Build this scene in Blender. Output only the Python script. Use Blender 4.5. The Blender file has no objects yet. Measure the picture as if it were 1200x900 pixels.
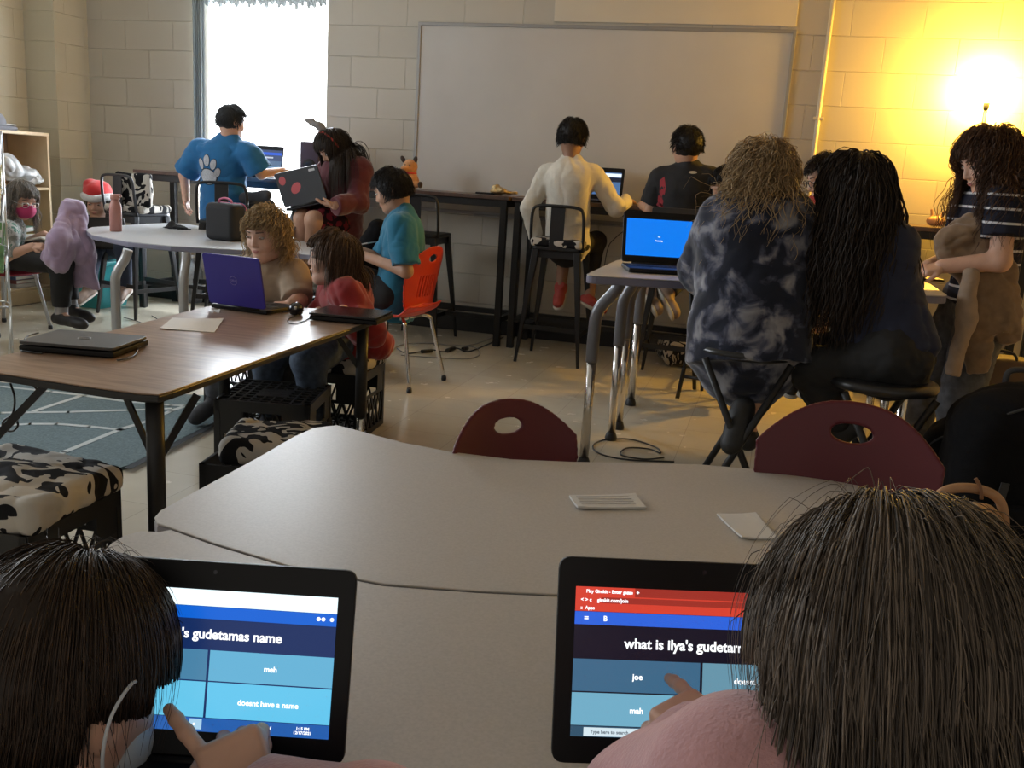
import bpy, math, random
import numpy as np
from mathutils import Vector, Matrix
from mathutils.bvhtree import BVHTree

random.seed(7)
SC = bpy.context.scene
COL = SC.collection
PI = math.pi

# ------------------------------------------------------------------ camera
F = 1095.68
CH = 1.1122
A = np.array([[0.9598458239607838, -0.11769821263291552, 0.2546431325758878],
              [0.27380154907733845, 0.1954691542398968, -0.9417136090466088],
              [0.061063130839271354, 0.9736215591716098, 0.2198462043528375]])
cam_data = bpy.data.cameras.new('camera')
cam_data.sensor_width = 36.0
cam_data.lens = 36.0 * F / 1200.0
cam_data.clip_start = 0.02
cam_data.clip_end = 60
cam = bpy.data.objects.new('camera', cam_data)
COL.objects.link(cam)
mw = Matrix([[A[r][0], A[r][1], A[r][2], 0] for r in range(3)] + [[0, 0, 0, 1]])
mw.translation = Vector((0, 0, CH))
cam.matrix_world = mw
SC.camera = cam

# ------------------------------------------------------------------ view, world, daylight
SC.view_settings.view_transform = 'Standard'
SC.view_settings.look = 'None'
SC.view_settings.gamma = 1.0
SC.view_settings.use_curve_mapping = False
SC.view_settings.exposure = 0.85
SC.cycles.use_denoising = True
SC.cycles.max_bounces = 8
SC.cycles.sample_clamp_indirect = 4.0
world = bpy.data.worlds.new('room_ambient')
SC.world = world
world.use_nodes = True
bg = world.node_tree.nodes['Background']
# bright overcast sky beyond the back window, dim warm fill added through the unmodelled open side of the room
_n = world.node_tree
_tc = _n.nodes.new('ShaderNodeTexCoord')
_sp = _n.nodes.new('ShaderNodeSeparateXYZ')
_mr = _n.nodes.new('ShaderNodeMapRange')
_mr.inputs['From Min'].default_value = 0.25
_mr.inputs['From Max'].default_value = 0.5
_mr.inputs['To Min'].default_value = 0.25
_mr.inputs['To Max'].default_value = 3.2
_n.links.new(_tc.outputs['Generated'], _sp.inputs[0])
_n.links.new(_sp.outputs['Y'], _mr.inputs['Value'])
_n.links.new(_mr.outputs['Result'], bg.inputs[1])
_mx = _n.nodes.new('ShaderNodeMix')
_mx.data_type = 'RGBA'
_mx.inputs[6].default_value = (1.0, .93, .83, 1)
_mx.inputs[7].default_value = (0.93, 0.97, 1.0, 1)
_f = _n.nodes.new('ShaderNodeMapRange')
_f.inputs['From Min'].default_value = 0.25
_f.inputs['From Max'].default_value = 0.5
_n.links.new(_sp.outputs['Y'], _f.inputs['Value'])
_n.links.new(_f.outputs['Result'], _mx.inputs[0])
_n.links.new(_mx.outputs[2], bg.inputs[0])


def area(name, loc, direction, sx, sy, power, color):
    d = bpy.data.lights.new(name, 'AREA')
    d.shape = 'RECTANGLE'
    d.size, d.size_y = sx, sy
    d.energy = power
    d.color = color
    o = bpy.data.objects.new(name, d)
    COL.objects.link(o)
    o.location = loc
    o.rotation_euler = Vector(direction).to_track_quat('-Z', 'Y').to_euler()
    return o


area('daylight_back_window', (-3.69, 6.95, 1.5), (0.0, -1, -0.02), 2.6, 2.9, 330, (0.84, 0.92, 1.0))
area('daylight_side_window', (-6.4, 2.9, 1.75), (1, 0.0, -0.2), 2.6, 1.7, 105, (0.86, 0.93, 1.0))


# ------------------------------------------------------------------ pixel rays (1200 x 900) to points on real planes
def ray(px, py):
    return A @ np.array([(px - 600.0) / F, (450.0 - py) / F, -1.0])


def at_z(px, py, z):
    r = ray(px, py)
    return (z - CH) / r[2] * r + np.array([0, 0, CH])


def at_y(px, py, y):
    r = ray(px, py)
    return y / r[1] * r + np.array([0, 0, CH])


def at_x(px, py, x):
    r = ray(px, py)
    return x / r[0] * r + np.array([0, 0, CH])


def at_s(px, py, s):
    return s * ray(px, py) + np.array([0, 0, CH])


def V(*a):
    return np.array(a, dtype=float)


def nrm(v):
    v = np.asarray(v, float)
    return v / (np.linalg.norm(v) + 1e-12)


# ------------------------------------------------------------------ materials
MATS = {}


def mat(name, color, rough=0.6, metal=0.0, spec=0.5, noise=None, bump=None, emit=None, sub=0.0, sheen=0.0, alpha=None, trans=0.0, coat=0.0):
    """noise=(scale, amount, detail): mottles the colour; bump=(scale, strength)."""
    if name in MATS:
        return MATS[name]
    m = bpy.data.materials.new(name)
    m.use_nodes = True
    nt = m.node_tree
    b = nt.nodes['Principled BSDF']
    b.inputs['Base Color'].default_value = (*color, 1)
    b.inputs['Roughness'].default_value = rough
    b.inputs['Metallic'].default_value = metal
    b.inputs['Specular IOR Level'].default_value = spec
    b.inputs['Coat Weight'].default_value = coat
    if sub:
        b.inputs['Subsurface Weight'].default_value = sub
        b.inputs['Subsurface Radius'].default_value = (0.012, 0.005, 0.003)
    if sheen:
        b.inputs['Sheen Weight'].default_value = sheen
    if trans:
        b.inputs['Transmission Weight'].default_value = trans
    if alpha is not None:
        b.inputs['Alpha'].default_value = alpha
    if emit:
        b.inputs['Emission Color'].default_value = (*emit[0], 1)
        b.inputs['Emission Strength'].default_value = emit[1]
    if noise or bump:
        tc = nt.nodes.new('ShaderNodeTexCoord')
    if noise:
        n = nt.nodes.new('ShaderNodeTexNoise')
        n.inputs['Scale'].default_value = noise[0]
        n.inputs['Detail'].default_value = noise[2] if len(noise) > 2 else 4
        nt.links.new(tc.outputs['Object'], n.inputs['Vector'])
        r = nt.nodes.new('ShaderNodeValToRGB')
        a = noise[1]
        r.color_ramp.elements[0].position = 0.3
        r.color_ramp.elements[1].position = 0.7
        r.color_ramp.elements[0].color = (*[c * (1 - a) for c in color], 1)
        r.color_ramp.elements[1].color = (*[min(1, c * (1 + a)) for c in color], 1)
        nt.links.new(n.outputs['Fac'], r.inputs['Fac'])
        nt.links.new(r.outputs['Color'], b.inputs['Base Color'])
    if bump:
        n2 = nt.nodes.new('ShaderNodeTexNoise')
        n2.inputs['Scale'].default_value = bump[0]
        n2.inputs['Detail'].default_value = 3
        nt.links.new(tc.outputs['Object'], n2.inputs['Vector'])
        bp = nt.nodes.new('ShaderNodeBump')
        bp.inputs['Strength'].default_value = bump[1]
        bp.inputs['Distance'].default_value = 0.005
        nt.links.new(n2.outputs['Fac'], bp.inputs['Height'])
        nt.links.new(bp.outputs['Normal'], b.inputs['Normal'])
    MATS[name] = m
    return m


def ramp_mat(name, stops, scale, rough=0.9, distortion=1.5, detail=2.0, constant=True, stretch=(1, 1, 1), bump=0.0, sheen=0.0, kind='noise'):
    """a patterned cloth: noise through a colour ramp."""
    if name in MATS:
        return MATS[name]
    m = bpy.data.materials.new(name)
    m.use_nodes = True
    nt = m.node_tree
    b = nt.nodes['Principled BSDF']
    b.inputs['Roughness'].default_value = rough
    b.inputs['Specular IOR Level'].default_value = 0.2
    b.inputs['Sheen Weight'].default_value = sheen
    tc = nt.nodes.new('ShaderNodeTexCoord')
    mp = nt.nodes.new('ShaderNodeMapping')
    mp.inputs['Scale'].default_value = stretch
    nt.links.new(tc.outputs['Object'], mp.inputs['Vector'])
    n = nt.nodes.new('ShaderNodeTexNoise')
    n.inputs['Scale'].default_value = scale
    n.inputs['Detail'].default_value = detail
    n.inputs['Distortion'].default_value = distortion
    nt.links.new(mp.outputs['Vector'], n.inputs['Vector'])
    r = nt.nodes.new('ShaderNodeValToRGB')
    cr = r.color_ramp
    cr.interpolation = 'CONSTANT' if constant else 'LINEAR'
    while len(cr.elements) < len(stops):
        cr.elements.new(0.5)
    for e, (p, c) in zip(cr.elements, stops):
        e.position = p
        e.color = (*c, 1)
    nt.links.new(n.outputs['Fac'], r.inputs['Fac'])
    nt.links.new(r.outputs['Color'], b.inputs['Base Color'])
    if bump:
        bp = nt.nodes.new('ShaderNodeBump')
        bp.inputs['Strength'].default_value = bump
        bp.inputs['Distance'].default_value = 0.01
        nt.links.new(n.outputs['Fac'], bp.inputs['Height'])
        nt.links.new(bp.outputs['Normal'], b.inputs['Normal'])
    MATS[name] = m
    return m


def stripe_mat(name, base, line, period, width, offset=0.0, axis='Z'):
    m = bpy.data.materials.new(name)
    m.use_nodes = True
    nt = m.node_tree
    b = nt.nodes['Principled BSDF']
    b.inputs['Roughness'].default_value = 0.85
    b.inputs['Specular IOR Level'].default_value = 0.2
    tc = nt.nodes.new('ShaderNodeTexCoord')
    sp = nt.nodes.new('ShaderNodeSeparateXYZ')
    nt.links.new(tc.outputs['Object'], sp.inputs[0])

    def mth(op, a, v):
        x = nt.nodes.new('ShaderNodeMath')
        x.operation = op
        nt.links.new(a, x.inputs[0])
        x.inputs[1].default_value = v
        return x.outputs[0]
    o = mth('ADD', sp.outputs[axis], offset)
    o = mth('MULTIPLY', o, 1 / period)
    o = mth('FRACT', o, 0)
    o = mth('LESS_THAN', o, width / period)
    mx = nt.nodes.new('ShaderNodeMix')
    mx.data_type = 'RGBA'
    mx.inputs[6].default_value = (*base, 1)
    mx.inputs[7].default_value = (*line, 1)
    nt.links.new(o, mx.inputs[0])
    nt.links.new(mx.outputs[2], b.inputs['Base Color'])
    MATS[name] = m
    return m


def block_mat(name, color, phase, swap=False, shade=0.06):
    """painted concrete block, 406 x 203 mm, laid in running bond."""
    m = bpy.data.materials.new(name)
    m.use_nodes = True
    nt = m.node_tree
    b = nt.nodes['Principled BSDF']
    b.inputs['Roughness'].default_value = 0.55
    b.inputs['Specular IOR Level'].default_value = 0.35
    tc = nt.nodes.new('ShaderNodeTexCoord')
    sp = nt.nodes.new('ShaderNodeSeparateXYZ')
    cb = nt.nodes.new('ShaderNodeCombineXYZ')
    nt.links.new(tc.outputs['Object'], sp.inputs[0])
    ad = nt.nodes.new('ShaderNodeMath')
    ad.inputs[1].default_value = -phase + 40.64
    nt.links.new(sp.outputs['Y' if swap else 'X'], ad.inputs[0])
    nt.links.new(ad.outputs[0], cb.inputs[0])
    nt.links.new(sp.outputs['Z'], cb.inputs[1])
    br = nt.nodes.new('ShaderNodeTexBrick')
    br.offset = 0.5
    br.inputs['Scale'].default_value = 1.0
    br.inputs['Brick Width'].default_value = 0.4064
    br.inputs['Row Height'].default_value = 0.2032
    br.inputs['Mortar Size'].default_value = 0.0035
    br.inputs['Mortar Smooth'].default_value = 0.6
    br.inputs['Color1'].default_value = (*color, 1)
    br.inputs['Color2'].default_value = (*[c * (1 - shade) for c in color], 1)
    br.inputs['Mortar'].default_value = (*[min(1, c * 1.02) for c in color], 1)
    nt.links.new(cb.outputs[0], br.inputs['Vector'])
    nt.links.new(br.outputs['Color'], b.inputs['Base Color'])
    ns = nt.nodes.new('ShaderNodeTexNoise')
    ns.inputs['Scale'].default_value = 60
    ns.inputs['Detail'].default_value = 4
    nt.links.new(tc.outputs['Object'], ns.inputs['Vector'])
    b1 = nt.nodes.new('ShaderNodeBump')
    b1.inputs['Strength'].default_value = 0.25
    b1.inputs['Distance'].default_value = 0.002
    nt.links.new(ns.outputs['Fac'], b1.inputs['Height'])
    b2 = nt.nodes.new('ShaderNodeBump')
    b2.invert = True
    b2.inputs['Strength'].default_value = 0.9
    b2.inputs['Distance'].default_value = 0.006
    nt.links.new(br.outputs['Fac'], b2.inputs['Height'])
    nt.links.new(b1.outputs['Normal'], b2.inputs['Normal'])
    nt.links.new(b2.outputs['Normal'], b.inputs['Normal'])
    MATS[name] = m
    return m


# ------------------------------------------------------------------ object helpers
def tag(o, label, cat, group=None, kind=None):
    o['label'] = label
    o['category'] = cat
    if group:
        o['group'] = group
    if kind:
        o['kind'] = kind
    return o


def empty(name, loc=(0, 0, 0), rz=0.0, label=None, cat=None, group=None):
    o = bpy.data.objects.new(name, None)
    o.empty_display_size = 0.05
    COL.objects.link(o)
    o.location = Vector([float(x) for x in loc])
    o.rotation_euler = (0, 0, rz)
    if label:
        tag(o, label, cat, group)
    return o


def root_matrix(o):
    return Matrix.Translation(o.location) @ o.rotation_euler.to_matrix().to_4x4()


def mesh_from(name, verts, faces, mats, smooth=True, midx=None):
    me = bpy.data.meshes.new(name)
    verts = np.asarray(verts, np.float32)
    me.vertices.add(len(verts))
    me.vertices.foreach_set('co', verts.ravel())
    tot = np.array([len(f) for f in faces], np.int32) if not isinstance(faces, np.ndarray) else np.full(len(faces), faces.shape[1], np.int32)
    flat = np.concatenate([np.asarray(f, np.int32) for f in faces]) if not isinstance(faces, np.ndarray) else faces.astype(np.int32).ravel()
    me.loops.add(len(flat))
    me.loops.foreach_set('vertex_index', flat)
    me.polygons.add(len(tot))
    st = np.concatenate([[0], np.cumsum(tot)[:-1]]).astype(np.int32)
    me.polygons.foreach_set('loop_start', st)
    me.polygons.foreach_set('loop_total', tot)
    if smooth is True:
        me.polygons.foreach_set('use_smooth', np.ones(len(tot), bool))
    elif smooth is not False:
        me.polygons.foreach_set('use_smooth', np.asarray(smooth, bool))
    if midx is not None:
        me.polygons.foreach_set('material_index', np.asarray(midx, np.int32))
    for m in (mats if isinstance(mats, (list, tuple)) else [mats]):
        me.materials.append(m)
    me.update(calc_edges=True)
    me.validate()
    return me


def link_mesh(name, me, parent=None, world=False):
    o = bpy.data.objects.new(name, me)
    COL.objects.link(o)
    if parent is not None:
        o.parent = parent
        if world:
            o.matrix_parent_inverse = world_matrix(parent).inverted()
    return o


def world_matrix(o):
    m = Matrix.Translation(o.location) @ o.rotation_euler.to_matrix().to_4x4()
    if o.parent is not None:
        m = world_matrix(o.parent) @ o.matrix_parent_inverse @ m
    return m


class G:
    """collects shapes, then links them as ONE mesh object."""

    def __init__(s):
        s.v, s.f, s.sm, s.mi = [], [], [], []
        s.cur = 0

    def add(s, vs, fs, smooth=False):
        n = len(s.v)
        s.v.extend([tuple(map(float, v)) for v in vs])
        for f in fs:
            s.f.append([i + n for i in f])
            s.sm.append(smooth)
            s.mi.append(s.cur)
        return s

    def box(s, c, size, rz=0.0, R=None):
        hx, hy, hz = [x / 2 for x in size]
        c = np.array(c, float)
        M = R if R is not None else np.array([[math.cos(rz), -math.sin(rz), 0], [math.sin(rz), math.cos(rz), 0], [0, 0, 1.0]])
        p = [c + M @ np.array([x * hx, y * hy, z * hz]) for x in (-1, 1) for y in (-1, 1) for z in (-1, 1)]
        return s.add(p, [(0, 1, 3, 2), (4, 6, 7, 5), (0, 4, 5, 1), (2, 3, 7, 6), (0, 2, 6, 4), (1, 5, 7, 3)])

    def bar(s, a, b, w, h, up=(0, 0, 1)):
        a, b = np.array(a, float), np.array(b, float)
        d = nrm(b - a)
        x = np.cross(d, np.array(up, float))
        if np.linalg.norm(x) < 1e-4:
            x = np.array([1.0, 0, 0])
        x = nrm(x)
        y = np.cross(x, d)
        R = np.array([x, d, y]).T
        return s.box((a + b) / 2, (w, np.linalg.norm(b - a), h), R=R)

    def tube(s, path, r, n=10, closed=False, cap=True, smooth=True, squash=None):
        P = [np.array(p, float) for p in path]
        m = len(P)
        rr = r if isinstance(r, (list, tuple, np.ndarray)) else [r] * m
        ref = None
        base = len(s.v)
        for i in range(m):
            if closed:
                t = nrm(P[(i + 1) % m] - P[i - 1])
            else:
                t = nrm(P[min(i + 1, m - 1)] - P[max(i - 1, 0)])
            if ref is None:
                ref = np.cross(t, [0, 0, 1.0])
                if np.linalg.norm(ref) < 0.1:
                    ref = np.cross(t, [0, 1.0, 0])
                ref = nrm(ref)
            x = nrm(ref - t * (ref @ t))
            y = np.cross(t, x)
            ref = x
            for k in range(n):
                a = 2 * PI * k / n
                q = x * math.cos(a) + y * math.sin(a)
                s.v.append(tuple(P[i] + rr[i] * q))
        rings = m if closed else m - 1
        for i in range(rings):
            j = (i + 1) % m
            for k in range(n):
                k2 = (k + 1) % n
                s.f.append([base + i * n + k, base + i * n + k2, base + j * n + k2, base + j * n + k])
                s.sm.append(smooth)
                s.mi.append(s.cur)
        if cap and not closed:
            s.f.append([base + k for k in range(n)][::-1])
            s.f.append([base + (m - 1) * n + k for k in range(n)])
            s.sm += [False, False]
            s.mi += [s.cur, s.cur]
        return s

    def cyl(s, a, b, r0, r1=None, n=20):
        return s.tube([a, b], [r0, r0 if r1 is None else r1], n=n)

    def prism(s, poly, z0, z1):
        n = len(poly)
        vs = [(p[0], p[1], z0) for p in poly] + [(p[0], p[1], z1) for p in poly]
        s.add(vs, [list(range(n))[::-1], list(range(n, 2 * n))])
        n0 = len(s.v) - 2 * n
        for i in range(n):
            j = (i + 1) % n
            s.f.append([n0 + i, n0 + j, n0 + n + j, n0 + n + i])
            s.sm.append(False)
            s.mi.append(s.cur)
        return s

    def lathe(s, c, prof, n=24, smooth=True):
        c = np.array(c, float)
        base = len(s.v)
        for (r, z) in prof:
            for k in range(n):
                a = 2 * PI * k / n
                s.v.append((c[0] + r * math.cos(a), c[1] + r * math.sin(a), c[2] + z))
        for i in range(len(prof) - 1):
            for k in range(n):
                k2 = (k + 1) % n
                s.f.append([base + i * n + k, base + i * n + k2, base + (i + 1) * n + k2, base + (i + 1) * n + k])
                s.sm.append(smooth)
                s.mi.append(s.cur)
        s.f.append([base + k for k in range(n)][::-1])
        s.f.append([base + (len(prof) - 1) * n + k for k in range(n)])
        s.sm += [False, False]
        s.mi += [s.cur, s.cur]
        return s

    def build(s, name, mats, parent=None, world=False, bevel=0.0, seg=2):
        o = link_mesh(name, mesh_from(name, s.v, s.f, mats, s.sm, s.mi), parent, world)
        if bevel:
            md = o.modifiers.new('bevel', 'BEVEL')
            md.width = bevel
            md.segments = seg
            md.limit_method = 'ANGLE'
            md.angle_limit = math.radians(40)
        return o


def smooth_path(pts, n=8, closed=False):
    """Catmull-Rom through the points."""
    P = [np.array(p, float) for p in pts]
    out = []
    m = len(P)
    for i in range(m if closed else m - 1):
        p0 = P[(i - 1) % m] if closed or i > 0 else P[0]
        p1, p2 = P[i], P[(i + 1) % m]
        p3 = P[(i + 2) % m] if closed or i + 2 < m else P[-1]
        for k in range(n):
            t = k / n
            out.append(0.5 * ((2 * p1) + (-p0 + p2) * t + (2 * p0 - 5 * p1 + 4 * p2 - p3) * t * t + (-p0 + 3 * p1 - 3 * p2 + p3) * t ** 3))
    if not closed:
        out.append(P[-1])
    return out


def txt(name, body, size, parent, M, m, align='CENTER', extrude=0.0002, world=False):
    c = bpy.data.curves.new(name, 'FONT')
    c.body = body
    c.size = size
    c.align_x = align
    c.align_y = 'CENTER'
    c.extrude = extrude
    c.offset = size * 0.022
    tmp = bpy.data.objects.new(name, c)
    me = bpy.data.meshes.new_from_object(tmp)
    bpy.data.objects.remove(tmp)
    me.materials.clear()
    me.materials.append(m)
    o = bpy.data.objects.new(name, me)
    COL.objects.link(o)
    o.parent = parent
    o.matrix_local = M
    return o


# ------------------------------------------------------------------ signed-distance modelling (smooth unions -> one continuous surface)
def cap(a, b, ra, rb, k=0.02, flat=None, ca=False, cb=False, op=1):
    return dict(t='c', a=np.array(a, float), b=np.array(b, float), ra=ra, rb=rb, k=k, flat=flat, ca=ca, cb=cb, op=op)


def ell(c, r, R=None, k=0.02, op=1):
    return dict(t='e', c=np.array(c, float), r=np.array(r, float), R=np.eye(3) if R is None else np.array(R, float), k=k, op=op)


def rbx(c, half, rad, R=None, k=0.01, op=1):
    return dict(t='b', c=np.array(c, float), r=np.array(half, float), rad=rad, R=np.eye(3) if R is None else np.array(R, float), k=k, op=op)


def fun(f, lo, hi, k=0.0, op=1):
    return dict(t='f', f=f, lo=np.array(lo, float), hi=np.array(hi, float), k=k, op=op)


def prim_box(p):
    if p['t'] == 'c':
        r = max(p['ra'], p['rb']) * 1.05
        return np.minimum(p['a'], p['b']) - r, np.maximum(p['a'], p['b']) + r
    if p['t'] == 'e':
        r = max(p['r'])
        return p['c'] - r, p['c'] + r
    if p['t'] == 'b':
        r = np.linalg.norm(p['r']) + p['rad']
        return p['c'] - r, p['c'] + r
    return p['lo'], p['hi']


def prim_d(p, X):
    if p['t'] == 'c':
        a, b = p['a'], p['b']
        ba = b - a
        L = np.linalg.norm(ba) + 1e-9
        u = ba / L
        rel = X - a
        ax = rel @ u
        t = np.clip(ax / L, 0, 1)
        q = rel - (t * L)[..., None] * u
        if p['flat'] is not None:
            n, ratio = p['flat']
            comp = q @ n
            q = q + (comp * (1 / ratio - 1))[..., None] * n
        d = np.sqrt((q * q).sum(-1)) - (p['ra'] + (p['rb'] - p['ra']) * t)
        if p['cb']:
            d = np.maximum(d, ax - L)
        if p['ca']:
            d = np.maximum(d, -ax)
        return d
    if p['t'] == 'e':
        q = (X - p['c']) @ p['R']
        k0 = np.sqrt(((q / p['r']) ** 2).sum(-1))
        k1 = np.sqrt(((q / p['r'] ** 2) ** 2).sum(-1)) + 1e-9
        return k0 * (k0 - 1) / k1
    if p['t'] == 'b':
        q = np.abs((X - p['c']) @ p['R']) - p['r']
        return np.sqrt((np.maximum(q, 0) ** 2).sum(-1)) + np.minimum(q.max(-1), 0) - p['rad']
    return p['f'](X)


CORN = [(i, j, k) for i in (0, 1) for j in (0, 1) for k in (0, 1)]
EDG = [(a, b) for a in range(8) for b in range(a + 1, 8) if sum(abs(x - y) for x, y in zip(CORN[a], CORN[b])) == 1]


def fbm(X, freq, seed=0):
    rs = np.random.RandomState(seed)
    out = np.zeros(X.shape[:-1])
    for o in range(3):
        f = freq * (1.9 ** o)
        for _ in range(3):
            d = nrm(rs.normal(size=3)) * f
            d2 = nrm(rs.normal(size=3)) * f * 0.6
            out += np.sin(X @ d + rs.rand() * 6 + 1.5 * np.sin(X @ d2 + rs.rand() * 6)) / (1.8 ** o) / 3
    return out


def surface(prims, h=0.006, wrinkle=None, cut=None):
    """smooth union of prims on a grid, then naive surface nets; returns verts, quads."""
    plus = [p for p in prims if p['op'] > 0]
    lo = np.min([prim_box(p)[0] for p in plus], axis=0) - 3 * h
    hi = np.max([prim_box(p)[1] for p in plus], axis=0) + 3 * h
    n = np.ceil((hi - lo) / h).astype(int) + 1
    D = np.full(n, 1.0, np.float32)
    for p in prims:
        pl, ph = prim_box(p)
        mg = p['k'] + 3 * h
        i0 = np.clip(np.floor((pl - mg - lo) / h).astype(int), 0, n)
        i1 = np.clip(np.ceil((ph + mg - lo) / h).astype(int) + 1, 0, n)
        if (i1 <= i0).any():
            continue
        ax = [lo[a] + h * np.arange(i0[a], i1[a]) for a in range(3)]
        X = np.stack(np.meshgrid(*ax, indexing='ij'), -1)
        d = prim_d(p, X)
        sl = tuple(slice(i0[a], i1[a]) for a in range(3))
        c = D[sl]
        k = max(p['k'], 1e-5)
        if p['op'] > 0:
            hh = np.clip(0.5 + 0.5 * (c - d) / k, 0, 1)
            D[sl] = c * (1 - hh) + d * hh - k * hh * (1 - hh)
        else:
            d = -d
            hh = np.clip(0.5 - 0.5 * (c - d) / k, 0, 1)
            D[sl] = c * (1 - hh) + d * hh + k * hh * (1 - hh)
    if wrinkle or cut:
        near = np.argwhere(np.abs(D) < 4 * h + 0.02)
        X = lo + near * h
        t = tuple(near.T)
        if wrinkle:
            amp, fr, sd = wrinkle
            D[t] += (amp * fbm(X, fr, sd)).astype(np.float32)
            if len(wrinkle) > 3 or amp >= .004 and fr < 40:
                # folds: sharp valleys between soft rolls
                a1 = fbm(X * V(1, 1, .6), fr * .75, sd + 11)
                a2 = fbm(X * V(.7, .7, 1.2), fr * 1.3, sd + 23)
                D[t] += (amp * (1.1 * np.exp(-np.abs(a1) * 5) + .7 * np.exp(-np.abs(a2) * 5) - .5)).astype(np.float32)
        if cut:
            D[t] = np.maximum(D[t], cut(X))
    ins = D < 0
    S = [ins[c[0]:n[0] - 1 + c[0], c[1]:n[1] - 1 + c[1], c[2]:n[2] - 1 + c[2]] for c in CORN]
    cnt = sum(s.astype(np.int8) for s in S)
    act = (cnt > 0) & (cnt < 8)
    idx = np.argwhere(act)
    if len(idx) == 0:
        return np.zeros((0, 3)), np.zeros((0, 4), int)
    vals = np.stack([D[idx[:, 0] + c[0], idx[:, 1] + c[1], idx[:, 2] + c[2]] for c in CORN], 1).astype(float)
    acc = np.zeros((len(idx), 3))
    m = np.zeros(len(idx))
    for a, b in EDG:
        va, vb = vals[:, a], vals[:, b]
        x = (va < 0) != (vb < 0)
        t = np.where(x, va / (va - vb + 1e-12), 0)
        pa, pb = np.array(CORN[a], float), np.array(CORN[b], float)
        acc += np.where(x[:, None], pa + t[:, None] * (pb - pa), 0)
        m += x
    vert = lo + h * (idx + acc / m[:, None])
    vid = np.full(act.shape, -1, int)
    vid[tuple(idx.T)] = np.arange(len(idx))
    quads = []
    for ax in range(3):
        o1, o2 = (ax + 1) % 3, (ax + 2) % 3
        sh = [slice(None)] * 3
        sa, sb = list(sh), list(sh)
        sa[ax] = slice(0, n[ax] - 1)
        sb[ax] = slice(1, n[ax])
        A0, B0 = ins[tuple(sa)], ins[tuple(sb)]
        cr = np.argwhere(A0 != B0)
        cr = cr[(cr[:, o1] > 0) & (cr[:, o2] > 0) & (cr[:, o1] < n[o1] - 1) & (cr[:, o2] < n[o2] - 1)]
        if len(cr) == 0:
            continue
        flip = A0[tuple(cr.T)]

        def cell(d1, d2):
            c = cr.copy()
            c[:, o1] -= d1
            c[:, o2] -= d2
            return vid[tuple(c.T)]
        q = np.stack([cell(1, 1), cell(0, 1), cell(0, 0), cell(1, 0)], 1)
        q[~flip] = q[~flip][:, ::-1]
        quads.append(q)
    q = np.concatenate(quads)
    q = q[(q >= 0).all(1)]
    return vert, q


def merge(parts):
    vs, qs, n = [], [], 0
    for v, q in parts:
        vs.append(v)
        qs.append(q + n)
        n += len(v)
    return np.concatenate(vs), np.concatenate(qs)


def sdf_obj(name, prims, m, parent=None, h=0.006, wrinkle=None, cut=None, world=True):
    v, q = surface(prims, h, wrinkle, cut)
    return link_mesh(name, mesh_from(name, v, q, m), parent, world and parent is not None)


def strands_mesh(P, rad):
    """P (N,K,3) paths, rad (N,K) -> three-sided tapered tubes."""
    N, K, _ = P.shape
    T = np.gradient(P, axis=1)
    T /= np.linalg.norm(T, axis=2, keepdims=True) + 1e-9
    ref = np.tile(np.array([0.3, 0.5, 0.81]), (N, K, 1))
    x = np.cross(T, ref)
    x /= np.linalg.norm(x, axis=2, keepdims=True) + 1e-9
    y = np.cross(T, x)
    vs = []
    for k in range(3):
        a = 2 * PI * k / 3
        vs.append(P + rad[..., None] * (x * math.cos(a) + y * math.sin(a)))
    Vv = np.stack(vs, 2).reshape(-1, 3)
    i = np.arange(N)[:, None, None] * K * 3 + np.arange(K - 1)[None, :, None] * 3
    k = np.arange(3)[None, None, :]
    k2 = (k + 1) % 3
    q = np.stack([i + k, i + k2, i + 3 + k2, i + 3 + k], -1).reshape(-1, 4)
    return Vv, q


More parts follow.
